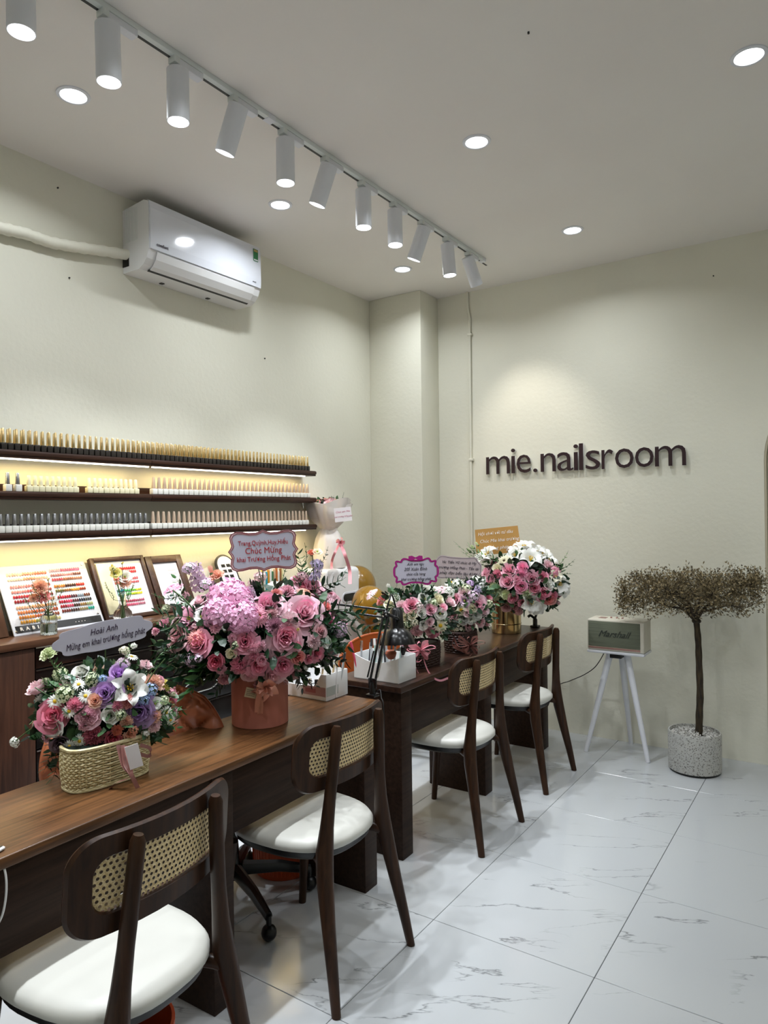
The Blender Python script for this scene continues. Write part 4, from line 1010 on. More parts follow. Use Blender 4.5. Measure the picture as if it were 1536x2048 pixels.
B1.o = (Matrix.Translation((bx, by, .7502)) @ Matrix.Rotation(PI/2-.12, 4, 'Z')).inverted()
B1.foliage(520, .62, size=.035)
B1.blooms('''carn 95 1302 17 paleg;rose 68 1371 22 palepink;rose 160 1340 18 white;fil 118 1345 13 paleg;spk 132 1360 20 white;fil 184 1358 13 greenw;fil 205 1356 8 blue;dai 157 1367 11 white;dai 171 1391 12 white;dai 109 1402 13 white;dai 137 1422 12 white;
open 208 1385 24 lilac;rose 239 1343 20 lilac;lily 261 1374 30 white;open 104 1430 24 hot;carn 148 1411 16 rosep;lis 176 1432 24 pink;carn 176 1432 20 pink;rose 220 1431 18 white;lis 101 1458 21 white;carn 188 1473 20 crimson;rose 227 1479 18 hot;rose 249 1483 12 orange;rose 119 1491 20 plum;
dai 138 1494 11 white;dai 158 1484 11 white;open 277 1425 25 violet;carn 254 1443 12 peach;carn 311 1432 13 peach;carn 311 1453 13 palepink;bud 293 1467 15 white;lis 313 1407 13 white;rose 293 1326 17 palepink;carn 308 1364 20 peach;carn 322 1357 13 pink;carn 336 1368 12 yellow;bud 347 1388 12 cream;
dai 334 1425 11 white;dai 342 1441 9 white;fil 303 1381 13 blue;fil 289 1398 11 blue;fil 250 1298 9 cream;fil 268 1290 6 white;fil 246 1324 12 lilpink;dai 264 1310 11 white;fil 128 1385 16 greenw;carn 255 1402 14 coral;carn 236 1412 11 rosep;rose 190 1400 14 peach;
fil 241 1428 10 greenw;fil 26 1486 9 white;carn 235 1462 11 orange;rose 262 1470 12 peach;fil 268 1462 8 orange;carn 165 1453 10 pink;fil 330 1400 8 greenw;fil 90 1360 7 greenw''')
B1.fill(['rose', 'carn', 'lis', 'fil', 'dai'], ['pink', 'white', 'peach', 'lilac', 'cream', 'rosep'], 34, .026)
B1.sprigs('''point 120 1400 85 1360 mid;point 130 1380 78 1400 dark;point 110 1360 112 1318 mid;point 110 1480 80 1545 dark .8;point 120 1500 95 1568 dark .8;point 320 1420 372 1425 mid;point 330 1440 362 1455 mid;fine 300 1340 345 1290 mid;fine 240 1340 262 1282 pale;fine 110 1350 100 1310 pale;
point 200 1500 205 1525 black .7;fine 60 1455 75 1440 mid;point 80 1440 60 1445 pale;point 200 1380 190 1345 dark;fine 300 1390 352 1412 pale;point 120 1440 90 1475 dark;round 150 1390 135 1345 euc .8''')
B1.stem(80, 1450, 26, 1486, .012); B1.stem(290, 1390, 330, 1318, .01); B1.stem(100, 1400, 70, 1375, .0); B1.stem(110, 1360, 97, 1310, 0); B1.stem(262, 1400, 258, 1380, 0, .003)
m = MB()
def l1(x, y, d): return B1.o @ at(x, y, d)
for pts in ([(246, 1490, 1.985), (250, 1525, 1.965), (262, 1548, 1.95), (279, 1583, 1.965)], [(236, 1490, 1.985), (247, 1530, 1.965), (262, 1552, 1.95), (232, 1566, 1.955), (216, 1583, 1.96)], [(252, 1492, 1.98), (258, 1520, 1.96), (263, 1552, 1.95)]):
    ribbon(m, [l1(*p) for p in pts], .013, (.9, .1, .2))
for pts in ([(280, 1490, 2.02), (300, 1497, 2.04), (298, 1512, 2.04), (278, 1508, 2.02)], [(222, 1515, 1.99), (204, 1520, 1.97), (201, 1535, 1.97), (222, 1528, 1.98)]): ribbon(m, [l1(*p) for p in pts], .010, (.3, .1, 1))
m.obj('ribbon', M_ribbonmauve, t1)
c_ = l1(268, 1513, 1.955); tg = put(MB().box((-.018, -.0006, -.033), (.018, .0006, .033), 0).mesh('tag', M_signwhite, False), 'gift_tag', t1)
xd = (B1.o.to_3x3() @ B1.R); nd = (B1.o.to_3x3() @ B1.N); Mt = frame(c_, xd+Vector((0, 0, -.0)), nd) @ Matrix.Rotation(.22, 4, 'Z') @ Matrix.Rotation(PI/2, 4, 'X'); tg.matrix_basis = Mt
text('B&B', .014, M_ink, tg, Matrix.Rotation(PI/2, 4, 'X') @ T(0, .02, .0008), 'print'); text('.........\n.........', .006, M_ink, tg, Matrix.Rotation(PI/2, 4, 'X') @ T(0, -.012, .0008), 'print')
# cloud shaped card
def cloud(w, h, n=96):
    out = []
    for i in range(n):
        a = 2*PI*i/n; c_, s_ = math.cos(a), math.sin(a); p = 2.8
        x = w/2*abs(c_)**(2/p)*(1 if c_ > 0 else -1); y = h/2*abs(s_)**(2/p)*(1 if s_ > 0 else -1)
        k = 1+.055*math.cos(8*a)-.02; out.append((x*k, y*(k+.03*math.cos(6*a))))
    return out
sc1 = 2.08/FPX
t, Mx = card('greeting_card', 'cloud-shaped lilac card with dark script above the wicker basket', 'greeting card', 207, 1271, 2.08, 190*sc1, 62*sc1, .17, 0, cloud(184*sc1, 56*sc1), M_sign, stickto=B1.glob(Vector((0, 0, .3))))
text('Hoài Anh', .0255, M_purpleink, t, T(.003, .016, .0006), shear=.4, bold=0, fit=52*sc1); text('Mừng em khai trương hồng phát', .026, M_purpleink, t, T(.004, -.013, .0006), shear=.4, bold=0, fit=150*sc1)

# ================================================================ ARRANGEMENT 2: pink hat box
hx, hy = -1.838, 1.888
t2 = thing('flower_box', 'round terracotta pink hat box bursting with pink roses, gerberas and hydrangea', 'flower box', (hx, hy, .7502)); 
MB().lathe([(.100, 0), (.103, .001), (.1035, .18), (.1015, .182), (.099, .18), (.098, .01)], 64, cap1=False).obj('hat_box', M_pinkbox, t2)
B2 = Bouquet(t2, 512, 1272, 2.62, .335, .235, .195); B2.o = Matrix.Translation((-hx, -hy, -.7502))
B2.foliage(1300, .66, size=.045)
B2.blooms('''hyd 455 1190 36 hydr;hyd 440 1222 30 hydr;hyd 482 1232 30 hydr;hyd 478 1195 24 hydr;ger 343 1173 18 gpink;spk 388 1150 24 lilpink;spk 398 1140 20 lilpink;fil 378 1132 13 lilpink;fil 408 1165 16 lilpink;bud 372 1190 19 pink;open 398 1196 18 palepink;carn 432 1145 16 peach;bud 420 1135 13 peach;
lis 373 1233 22 gpink;lis 402 1230 15 white;bud 388 1252 13 palepink;carn 325 1243 12 pink;carn 310 1260 10 pink;open 350 1274 22 dusty;bud 343 1294 14 dusty;open 392 1284 23 rosep;ger 390 1275 16 coral;spk 398 1314 20 lilpink;fil 384 1322 13 lilpink;fil 361 1318 9 white;fil 356 1327 9 lilpink;
carn 430 1253 12 pink;bud 448 1256 13 white;open 490 1283 22 rosep;carn 506 1300 12 pink;carn 521 1292 11 pink;carn 508 1312 10 rosep;rose 462 1309 11 cream;rose 430 1325 17 hot;carn 440 1340 12 pink;carn 480 1335 19 rosep;open 518 1335 22 rosep;rose 523 1323 11 pink;open 568 1333 21 rosep;open 545 1352 20 dusty;
open 572 1280 30 pink;rose 576 1270 22 rosep;open 537 1208 27 pink;rose 537 1203 20 gpink;ger 519 1231 19 rosep;rose 549 1167 16 white;carn 577 1177 17 pink;carn 552 1184 12 coral;open 626 1168 25 pink;rose 608 1170 15 rosep;ger 614 1184 17 peach;carn 593 1155 11 pink;fil 606 1148 10 pink;
open 612 1222 31 pink;rose 613 1210 19 gpink;carn 580 1240 19 palepink;carn 550 1250 17 mauve;ger 662 1187 21 pink;rose 655 1211 10 coral;rose 660 1237 15 gpink;spk 637 1138 19 lav;fil 635 1125 11 lav;fil 683 1258 13 lilpink;spk 685 1265 12 lilpink;bud 596 1259 8 yellow;carn 632 1283 16 palepink;lis 656 1286 12 white;
open 637 1309 14 rosep;rose 620 1320 10 rosep;rose 598 1317 14 coral;bud 612 1337 12 white;fil 510 1165 14 dusty;spk 503 1182 15 lilpink;fil 520 1150 11 dusty;fil 496 1205 12 lilpink;carn 448 1363 13 pink;rose 623 1103 9 orange;lis 635 1100 9 cream;carn 545 1225 13 dusty;open 590 1350 14 dusty;
open 500 1355 14 dusty;open 555 1375 16 dusty;carn 520 1372 12 pink;carn 462 1275 9 pink;fil 330 1215 8 greenw;bud 500 1130 8 paleg;open 645 1262 13 dusty;rose 690 1245 8 gpink;rose 595 1292 8 rosep;fil 470 1290 7 paleg''')
B2.fill(['rose', 'open', 'carn', 'ger', 'hyd'], ['pink', 'rosep', 'palepink', 'gpink', 'dusty', 'white'], 46, .04)
B2.sprigs('''point 400 1300 300 1285 dark;point 380 1250 305 1218 dark;point 400 1340 310 1330 dark;point 430 1350 330 1375 dark;point 440 1340 345 1345 dark;point 420 1330 355 1400 mid;point 380 1300 300 1310 dark;round 410 1250 392 1262 euc;round 430 1255 400 1275 euc 1.4;round 480 1270 450 1252 euc;round 500 1250 540 1262 euc;round 470 1262 515 1250 euc;
round 540 1290 545 1340 mid .9;round 605 1260 610 1310 mid;round 640 1230 665 1275 dark 1.2;round 650 1250 680 1300 mid;point 660 1230 735 1225 dark;point 660 1250 738 1258 dark;point 650 1240 725 1205 dark;point 650 1290 705 1300 dark;point 640 1310 700 1330 black;point 600 1340 605 1385 black .9;point 590 1345 640 1375 black .8;
point 640 1180 690 1150 dark;round 650 1180 700 1140 dark .7;point 620 1150 600 1100 mid;fine 625 1150 612 1085 mid;fine 640 1130 660 1095 dark;point 350 1200 345 1150 mid;round 360 1230 330 1180 euc;fine 350 1215 310 1205 mid;point 560 1200 590 1215 dark;point 470 1360 420 1390 dark;
fine 360 1180 300 1190 mid;point 340 1260 300 1245 dark;point 330 1300 295 1330 dark;fine 690 1220 745 1240 dark;fine 560 1160 590 1115 mid;point 400 1280 330 1255 dark''')
B2.stem(380, 1230, 345, 1180, .01, .003); B2.stem(650, 1180, 625, 1110, 0); B2.stem(540, 1200, 515, 1130, 0); B2.stem(400, 1345, 310, 1350, .04)
m = MB()
def l2(x, y, d): return B2.o @ at(x, y, d)
ribbon(m, [l2(518, 1370, 2.455), l2(521, 1400, 2.475), l2(520, 1430, 2.49), l2(519, 1447, 2.498)], .020, B2.R); ribbon(m, [l2(524, 1372, 2.45), l2(516, 1400, 2.465), l2(514, 1425, 2.48)], .018, B2.R)
for k in range(5):
    a = k*1.25; ribbon(m, [l2(530, 1375, 2.46), l2(530+16*math.cos(a), 1375+13*math.sin(a), 2.43), l2(530+24*math.cos(a+.5), 1382+16*math.sin(a+.5), 2.45), l2(532, 1378, 2.46)], .02, (0, 0, 1) if k % 2 else B2.R)
m.obj('ribbon_bow', M_ribbonpeach, t2)
c_ = l2(503, 1386, 2.468); tg = MB().box((-.022, -.0175, -.0005), (.022, .0175, .0005), 0).obj('gift_tag', mat('tag_card', C('c9b898'), .7), t2, False); tg.matrix_basis = frame(c_, B2.R, B2.N) @ Matrix.Rotation(-.25, 4, 'Z')
for k in range(4): MB().box((-.018, .008-.006*k, .0005), (.012, .0095-.006*k, .0008), 0).obj('print_line', M_ink, tg, False)
def plaque(w, h, n=16):
    out = []; q = .16*h
    def arcp(cx_, cy_, r, a0, a1): return [(cx_+r*math.cos(a0+(a1-a0)*k/n), cy_+r*math.sin(a0+(a1-a0)*k/n)) for k in range(n+1)]
    # classic label: points at the middle of each side, inward curves beside rounded corners
    def side(p0, p1, bulge, k=14):
        p0, p1 = Vector(p0), Vector(p1); d = p1-p0; nn = Vector((d.y, -d.x)); return [tuple(p0+d*(i/k)+nn*bulge*math.sin(PI*i/k)) for i in range(k)]
    W2, H2 = w/2, h/2; cx_, cy_ = W2*.86, H2*.86
    P = [(W2, 0), (cx_, H2*.35), (cx_*1.03, cy_), (cx_*.78, H2*.93), (0, H2)]
    pts = [(W2, 0), (W2*.93, H2*.16), (W2*.90, H2*.30), (W2*.93, H2*.48), (W2*.95, H2*.68), (W2*.90, H2*.86), (W2*.78, H2*.95), (W2*.62, H2*.93), (W2*.42, H2*.86), (W2*.22, H2*.86), (W2*.08, H2*.93), (0, H2)]
    q1 = pts; q2 = [(-x, y) for x, y in pts[::-1]][1:]; q3 = [(-x, -y) for x, y in pts][1:]; q4 = [(x, -y) for x, y in pts[::-1]][1:-1]
    return q1+q2+q3+q4
s2 = 2.50/FPX; W_, H_ = 139*s2, 83*s2
t, Mx = card('greeting_card', 'white scalloped card with red lettering above the pink hat box', 'greeting card', 527, 1101, 2.50, W_, H_, .03, 0, plaque(W_, H_), M_sign, stickto=B2.glob(Vector((.08, .2, .3))), stick_x=-.005)
pk = mat('pink_card_edge', C('d8b8bc'), .6)
flatband([(x*.955, y*.94) for x, y in plaque(W_, H_)], .010, 0, .0005, pk, t); flatband([(x*.93, y*.90) for x, y in plaque(W_, H_)], .0022, 0, .0008, M_maroon, t); flatband([(x*.985, y*.975) for x, y in plaque(W_, H_)], .003, 0, .0008, M_maroon, t)
text('Trang,Quỳnh,Huy,Hiếu', .0235, M_red, t, T(0, .028, .0008), bold=0, fit=98*s2); text('Chúc Mừng', .031, M_red, t, T(0, .0, .0008), bold=0, fit=72*s2); text('khai Trương Hồng Phát', .0245, M_red, t, T(0, -.030, .0008), bold=0, fit=106*s2)

# ================================================================ ARRANGEMENTS 3: two dark baskets on the far desk
def dark_basket(label, x, y, a, b, h, rz):
    t = thing('flower_basket', label, 'flower basket', (x, y, .7602), rz); wicker(t, a, b, h, M_wickerdark, rows=9, n=90); return t, (Matrix.Translation((x, y, .7602)) @ Matrix.Rotation(rz, 4, 'Z')).inverted()
t3, o3 = dark_basket('dark basket of pink and white roses with a pink satin bow on the far desk', -1.80, 2.985, .10, .065, .11, PI/2)
B3 = Bouquet(t3, 832, 1228, 3.52, .205, .15, .15); B3.o = o3; B3.foliage(520, .62, size=.04)
B3.blooms('''ger 741 1185 12 palepink;bud 776 1171 11 white;rose 760 1199 12 coral;rose 778 1206 11 cream;rose 790 1196 10 white;rose 801 1211 11 palepink;open 824 1208 14 rosep;rose 855 1176 9 white;lis 851 1196 13 white;rose 880 1197 13 cream;ger 884 1176 14 palepink;rose 862 1218 12 pink;rose 845 1226 11 white;rose 824 1229 12 cream;
lis 882 1228 12 white;rose 861 1244 9 palepink;rose 848 1251 10 white;dai 882 1252 13 cream;carn 834 1262 12 dusty;carn 868 1271 13 rosep;carn 858 1262 9 dusty;fil 900 1182 11 white;rose 887 1215 9 pink;fil 838 1212 8 palepink;rose 902 1200 13 palepink;fil 815 1250 9 greenw;rose 810 1235 9 cream;lis 756 1233 7 white;fil 868 1205 8 greenw;fil 828 1245 7 cream''')
B3.fill(['rose', 'carn', 'lis', 'fil'], ['pink', 'white', 'palepink', 'cream'], 26, .027)
B3.sprigs('point 800 1220 760 1225 dark;point 850 1190 845 1160 dark;point 850 1190 870 1165 dark;fine 790 1190 793 1160 dark;point 800 1200 785 1180 mid;point 840 1260 825 1285 dark;point 760 1210 748 1225 mid;point 800 1230 770 1245 dark;point 820 1270 815 1290 dark')
B3.stem(800, 1220, 741, 1190, 0); B3.stem(800, 1210, 776, 1175, 0); B3.stem(800, 1220, 760, 1202, 0)
def pinkbow(t, o, px, py, d, R_, mat_, w=.016, tails=True):
    m = MB(); P = lambda x, y, dd=0: o @ at(px+x, py+y, d+dd)
    for k in range(9):
        a = k*.72; r_ = 15+4*(k % 3); ribbon(m, [P(0, 0), P(r_*math.cos(a), r_*.8*math.sin(a), -.03), P(r_*1.3*math.cos(a+.35), r_*math.sin(a+.35), -.01), P(1, 1)], w, (0, 0, 1) if k % 2 else R_)
    if tails:
        ribbon(m, [P(-4, 4), P(-12, 20, -.02), P(-8, 38, -.03), P(-1, 52, -.05)], w*.8, R_); ribbon(m, [P(6, 4), P(8, 24, -.02), P(20, 50, -.06), P(38, 61, -.09), P(56, 56, -.10)], w*.6, (0, 0, 1))
    return m.obj('ribbon_bow', mat_, t)
pinkbow(t3, o3, 841, 1300, 3.34, B3.R, M_ribbonpink)
tg = MB().box((-.016, -.0005, -.022), (.016, .0005, .022), 0).obj('gift_tag', M_signwhite, t3, False); tg.matrix_basis = o3 @ T(*at(840, 1312, 3.39)) @ frame((0, 0, 0), B3.R, Vector((0, 0, 1)))
t4, o4 = dark_basket('dark basket of pale pink and lilac flowers with mauve ribbons, before the gold bucket', -1.80, 3.40, .095, .065, .11, PI/2)
B4 = Bouquet(t4, 932, 1212, 3.88, .165, .14, .16); B4.o = o4; B4.foliage(460, .62, size=.04)
B4.blooms('''open 957 1210 15 pink;rose 928 1186 12 palepink;spk 955 1178 15 lav;fil 948 1192 11 lilpink;spk 965 1165 14 white;lis 928 1201 11 lilpink;dai 922 1220 11 cream;rose 945 1217 9 cream;rose 927 1239 11 white;rose 943 1241 9 white;rose 955 1232 9 white;rose 940 1252 11 dusty;fil 917 1259 13 cream;rose 900 1264 11 peach;
rose 962 1245 10 dusty;rose 972 1250 9 dusty;fil 915 1166 11 white;fil 952 1158 10 white;rose 978 1196 8 rosep;rose 906 1231 12 dusty;rose 907 1199 13 pink;rose 935 1225 9 palepink;fil 933 1175 9 paleg;fil 980 1207 8 paleg;rose 970 1222 10 palepink;fil 940 1165 7 lilac;fil 901 1245 7 greenw;dai 901 1162 11 white''')
B4.fill(['rose', 'carn', 'lis', 'fil'], ['pink', 'white', 'palepink', 'lilpink'], 24, .026)
B4.sprigs('point 910 1230 895 1205 dark;point 960 1230 985 1235 dark;fine 930 1190 920 1150 mid;round 925 1180 905 1170 mid .8;point 960 1250 980 1260 dark;point 930 1200 940 1175 dark;fine 900 1200 888 1135 dark .4;point 925 1260 935 1280 dark')
pinkbow(t4, o4, 940, 1290, 3.70, B4.R, M_ribbonmauve, .012, False)
m = MB()
for k in range(4): ribbon(m, [o4 @ at(908, 1275, 3.72), o4 @ at(905+5*k, 1290+3*k, 3.69), o4 @ at(920+6*k, 1300+2*k, 3.68), o4 @ at(940, 1290, 3.70)], .008, (0, 0, 1))
m.obj('ribbon_loops', M_ribbonmauve, t4)
# cards in the two baskets
def wavy(w, h, k1=5, amp=.09, n=120):
    out = []
    for i in range(n):
        a = 2*PI*i/n; c_, s_ = math.cos(a), math.sin(a); p = 4
        x = w/2*abs(c_)**(2/p)*(1 if c_ > 0 else -1); y = h/2*abs(s_)**(2/p)*(1 if s_ > 0 else -1)
        k = 1-amp+amp*math.cos(k1*2*a+.3); out.append((x*(1-amp*.5+amp*.5*math.cos(k1*2*a)), y*k))
    return out
s3 = 3.45/FPX
t, Mx = card('greeting_card', 'card with wavy magenta ribbon border and bow, above the pink and white basket', 'greeting card', 832, 1143, 3.45, 88*s3, 54*s3, .02, 0, wavy(90*s3, 55*s3), M_sign, stickto=B3.glob(Vector((.1, 0, .3))), stick_mat=M_black)
flatband(wavy(88*s3, 53*s3), .0088, 0, .0006, M_magenta, t); flatband([(x*.94, y*.92) for x, y in wavy(88*s3, 53*s3)], .0015, 0, .0009, M_maroon, t)
for sx in (-1, 1): MB().prism([(0, -.003), (sx*.018, -.013), (sx*.036, -.010), (sx*.034, .010), (sx*.018, .012), (0, .003)][::sx], .0, .003, T(0, 27*s3, .001)).obj('printed_bow', M_magenta, t, False)
for k, (s_, sz) in enumerate((('Anh em ngu', .019), ('205 Xuân Đỉnh', .022), ('chúc cửa hàng', .019), ('khai trương hồng phát', .019))): text(s_, sz, M_ink, t, T(-.002, .036-.0245*k, .0008), shear=.3, fit=(34, 46, 38, 60)[k]*s3)
s4 = 3.9/FPX
t, Mx = card('greeting_card', 'grey-pink wavy bordered card with black lettering, left of the lilies', 'greeting card', 914, 1136, 3.90, 98*s4, 48*s4, -.06, 0, wavy(98*s4, 50*s4, 3, .07), M_signgrey, stickto=B4.glob(Vector((0, 0, .3))), stick_mat=M_white)
flatband([(x*.95, y*.9) for x, y in wavy(98*s4, 50*s4, 3, .07)], .0018, 0, .0008, M_ink, t)
for k, s_ in enumerate(('Vk: Tiến Vũ chúc dì My', 'trương Hồng Phát - Tấn tài', 'phát đạt bền lâu 8386')): text(s_, .0205, M_ink, t, T(.008, .030-.030*k, .0008), shear=.35, bold=0, fit=(68, 80, 76)[k]*s4)

# ================================================================ ARRANGEMENT 4: gold bucket with lilies
gx, gy = -1.838, 4.085
t5 = thing('flower_bucket', 'gold mirrored bucket of pink roses and white lilies at the far desk end', 'flower bucket', (gx, gy, .7602))
MB().lathe([(.090, 0), (.092, .002), (.092, .215), (.090, .217), (.087, .215), (.086, .01)], 56, cap1=False).obj('bucket', M_goldmetal, t5)
m = MB()
for z in (.055, .20): m.lathe([(.0925, z), (.095, z+.003), (.0925, z+.006)], 48, cap0=False, cap1=False)
m.obj('hoop', M_goldmetal, t5)
text('FLOWERS', .016, M_ink, t5, frame((-.092*_F.x*1.005, -.092*_F.y*1.005, .15), (_R.x, _R.y, 0), (-_F.x, -_F.y, 0)), 'lettering')
B5 = Bouquet(t5, 1045, 1168, 4.42, .27, .22, .205); B5.o = Matrix.Translation((-gx, -gy, -.7602)); B5.foliage(700, .66, size=.05, mats=M_foliage)
B5.blooms('''lily 968 1110 21 white;lily 975 1104 15 white;lily 1040 1098 22 white;lily 1048 1090 18 white;lily 1028 1108 14 white;lily 1062 1114 20 white;lily 1088 1107 20 white;lily 1100 1118 14 white;lily 1075 1100 14 white;ger 1008 1121 14 cream;rose 971 1141 13 pink;rose 976 1158 15 pink;rose 1018 1138 15 pink;rose 1045 1132 13 gpink;carn 1043 1148 12 gpink;
rose 1013 1162 16 pink;rose 1064 1157 16 pink;rose 1042 1173 14 gpink;rose 1070 1176 13 rosep;rose 1035 1158 10 pink;carn 992 1148 10 rosep;rose 993 1135 11 cream;carn 985 1175 18 greenw;carn 990 1190 12 greenw;rose 1025 1197 11 rosep;rose 1089 1186 12 rosep;rose 1100 1199 13 coral;carn 1110 1192 9 rosep;rose 1098 1168 12 white;
rose 1085 1152 12 rosep;ger 1108 1141 12 rosep;rose 1098 1127 11 palepink;lily 1122 1168 17 white;lily 1128 1180 14 white;lily 1064 1205 19 white;lily 1076 1214 15 white;rose 1033 1221 13 dusty;rose 1046 1208 10 rosep;rose 1012 1217 10 dusty;carn 1055 1190 12 greenw;bud 1117 1206 10 dusty;rose 988 1212 14 dusty;rose 1082 1196 9 rosep;carn 1010 1190 10 paleg;lily 1112 1152 12 cream''')
B5.fill(['rose', 'carn', 'lily', 'open'], ['pink', 'white', 'palepink', 'rosep'], 34, .045)
B5.sprigs('point 970 1120 935 1088 pale .5;point 970 1120 932 1098 mid .4;fine 1100 1150 1150 1120 mid;fine 1100 1145 1140 1105 pale;fine 1110 1160 1145 1145 mid;point 1080 1150 1108 1150 mid;point 990 1130 965 1092 mid .5;point 1040 1180 1045 1215 mid;fine 960 1120 905 1085 pale .5;fine 965 1125 920 1105 pale .6;point 1080 1140 1060 1150 mid')
for k in range(3):
    p = at(938+5*k, 1100-4*k, 4.42); B5.bloom('bud', 936+8*k, 1098-6*k, 9, 'paleg')
s5 = 4.45/FPX
t, Mx = card('greeting_card', 'brown kraft card with white handwriting standing behind the lilies', 'greeting card', 995, 1081, 4.50, 90*s5, 52*s5, .09, 0, [(-45*s5, -27*s5), (45*s5, -27*s5), (43*s5, 26*s5), (-43*s5, 26*s5)], M_kraft, stickto=B5.glob(Vector((-.3, -.2, .2))))
for k, (s_, dx) in enumerate((('Hội chơi với tư dâu', -.01), ('Chúc Mie khai trương', .01), ('hồng phát', .0))): text(s_, .030, M_whiteink, t, T(dx, .050-.048*k, .0008), shear=.25, bold=0, fit=(70, 78, 40)[k]*s5)

# ================================================================ AIR PURIFIER, WRAPPED BOUQUET, BALLOONS
ax, ay = -2.975, 3.735
t = thing('air_purifier', 'tall white appliance with rounded top and dark display pill beside the far shelf ends', 'appliance', (ax, ay, 0))
MB().box((-.125, -.19, 0), (.125, .19, 1.155), .035, seg=5).obj('body', M_white, t)
def pill(w, h, n=14): return [(w/2-h/2+h/2*math.cos(a), h/2*math.sin(a)) for a in [-PI/2+PI*k/n for k in range(n+1)]]+[(-w/2+h/2+h/2*math.cos(a), h/2*math.sin(a)) for a in [PI/2+PI*k/n for k in range(n+1)]]
MB().prism(pill(.205, .070), 0, .004, frame((.1245, .08, .955), (0, 1, 0), (1, 0, 0))).obj('display_bezel', M_whitegloss, t, False)
MB().prism(pill(.185, .050), 0, .003, frame((.1275, .08, .955), (0, 1, 0), (1, 0, 0))).obj('display', M_black, t, False)
MB().prism([(-.165, -.02), (.165, -.02), (.165, .02), (-.165, -.0)], 0, .002, frame((.1245, .0, .83), (0, 1, 0), (1, 0, 0))).obj('seam', M_track, t, False)
tb = thing('wrapped_bouquet', 'pink flower bouquet wrapped in white paper standing on the white appliance', 'bouquet', (ax+.0, ay+.0, 1.1555))
def paper(rad, ruff, ph, tw=0):
    def fn(u, v):
        k = len(rad)-1; f_ = v*k; i = min(int(f_), k-1); r = rad[i][0]+(rad[i+1][0]-rad[i][0])*(f_-i); z = rad[i][1]+(rad[i+1][1]-rad[i][1])*(f_-i)
        a = 2*PI*u+tw*z; r *= 1+ruff*(math.sin(5*a+ph)+.5*math.sin(11*a+ph*2))*(.4+v); z += .02*math.sin(3*a+ph)*v
        return (r*math.cos(a), r*math.sin(a), z)
    return fn
MB().grid(paper([(.055, .27), (.085, .29), (.12, .33), (.142, .38), (.150, .42)], .05, 0), 60, 12, True).obj('paper_cone', M_paper, tb)
MB().grid(paper([(.045, .25), (.10, .31), (.135, .38), (.16, .45)], .07, 2), 60, 10, True).obj('outer_sheet', M_paper, tb)
MB().grid(paper([(.110, 0), (.108, .06), (.100, .14), (.085, .20), (.050, .265), (.032, .285)], .05, 1), 60, 14, True).obj('paper_skirt', M_paper, tb)
B6 = Bouquet(tb, 655, 1012, 4.68, .125, .12, .05); B6.c = Vector((ax, ay, 1.1555+.42)); B6.o = Matrix.Translation((-ax, -ay, -1.1555)); B6.foliage(120, .7, size=.03)
for k in range(22):
    a = k*GA; r_ = .95*math.sqrt((k+.5)/22); B6.bloom(['carn', 'rose', 'open'][k % 3], None, None, .032, ['coral', 'peach', 'dusty', 'palepink'][k % 4], q=Vector((r_*math.cos(a), r_*math.sin(a), .75*(1-r_*r_)+.15)))
B6.sprigs('fine 680 1005 690 985 dark;fine 660 1005 668 990 mid')
m = MB(); P = lambda x, y, d: B6.o @ at(x, y, d)
ribbon(m, [P(680, 1085, 4.60), P(670, 1105, 4.50), P(664, 1122, 4.57), P(663, 1138, 4.50)], .016, _R); ribbon(m, [P(680, 1085, 4.60), P(690, 1110, 4.50), P(699, 1140, 4.57), P(700, 1168, 4.50)], .022, _R)
for k in range(4): ribbon(m, [P(681, 1084, 4.60), P(681+9*math.cos(k*1.6), 1084+8*math.sin(k*1.6), 4.57), P(681+6*math.cos(k*1.6+.7), 1084+6*math.sin(k*1.6+.7), 4.5), P(681, 1084, 4.60)], .014, (0, 0, 1))
m.obj('ribbon_bow', M_ribbonpink, tb)
w1 = MB().box((-.055, -.045, 0), (.055, .045, .001), 0).obj('message_card', M_signwhite, tb, False); w1.matrix_basis = B6.o @ frame(at(686, 1029, 4.50), _R, -_F) @ Matrix.Rotation(.1, 4, 'Z')
pinkink = mat('pink_ink', C('c0708a'), .6)
text('Chúc em Mie', .017, pinkink, w1, T(0, .018, .0015), shear=.3); text('khai trương hồng phát', .013, pinkink, w1, T(0, -.012, .0015), shear=.3)
for k, (px, py, r_) in enumerate(((714, 1174, 40), (739, 1212, 38), (744, 1262, 22))):
    d = (4.98, 4.62, 4.84)[k]; c_ = at(px, py, d); rr_ = r_*d/FPX
    o = MB().grid(lambda u, v: (rr_*math.sin(PI*v)*math.cos(2*PI*u)*(1-.08*v), rr_*math.sin(PI*v)*math.sin(2*PI*u)*(1-.08*v), rr_*1.08*math.cos(PI*v)), 28, 20, True).obj('skin', M_balloon)
    t = thing('balloon', ('upper gold-brown balloon behind the white appliance', 'right gold-brown balloon, behind the black lamp arm', 'lower gold-brown balloon beneath the other two, beside the white appliance')[k], 'balloon', c_); o.parent = t
    MB().lathe([(.004, -rr_*1.06-.012), (.012, -rr_*1.06-.016), (.003, -rr_*1.05)], 10).obj('knot', M_balloon, t)
    MB().tube([(0, 0, -rr_*1.06), (.01*k, .02, -c_.z*.6), (.0, .0, -c_.z+.002)], .0012, 4).obj('string', M_paper, t)

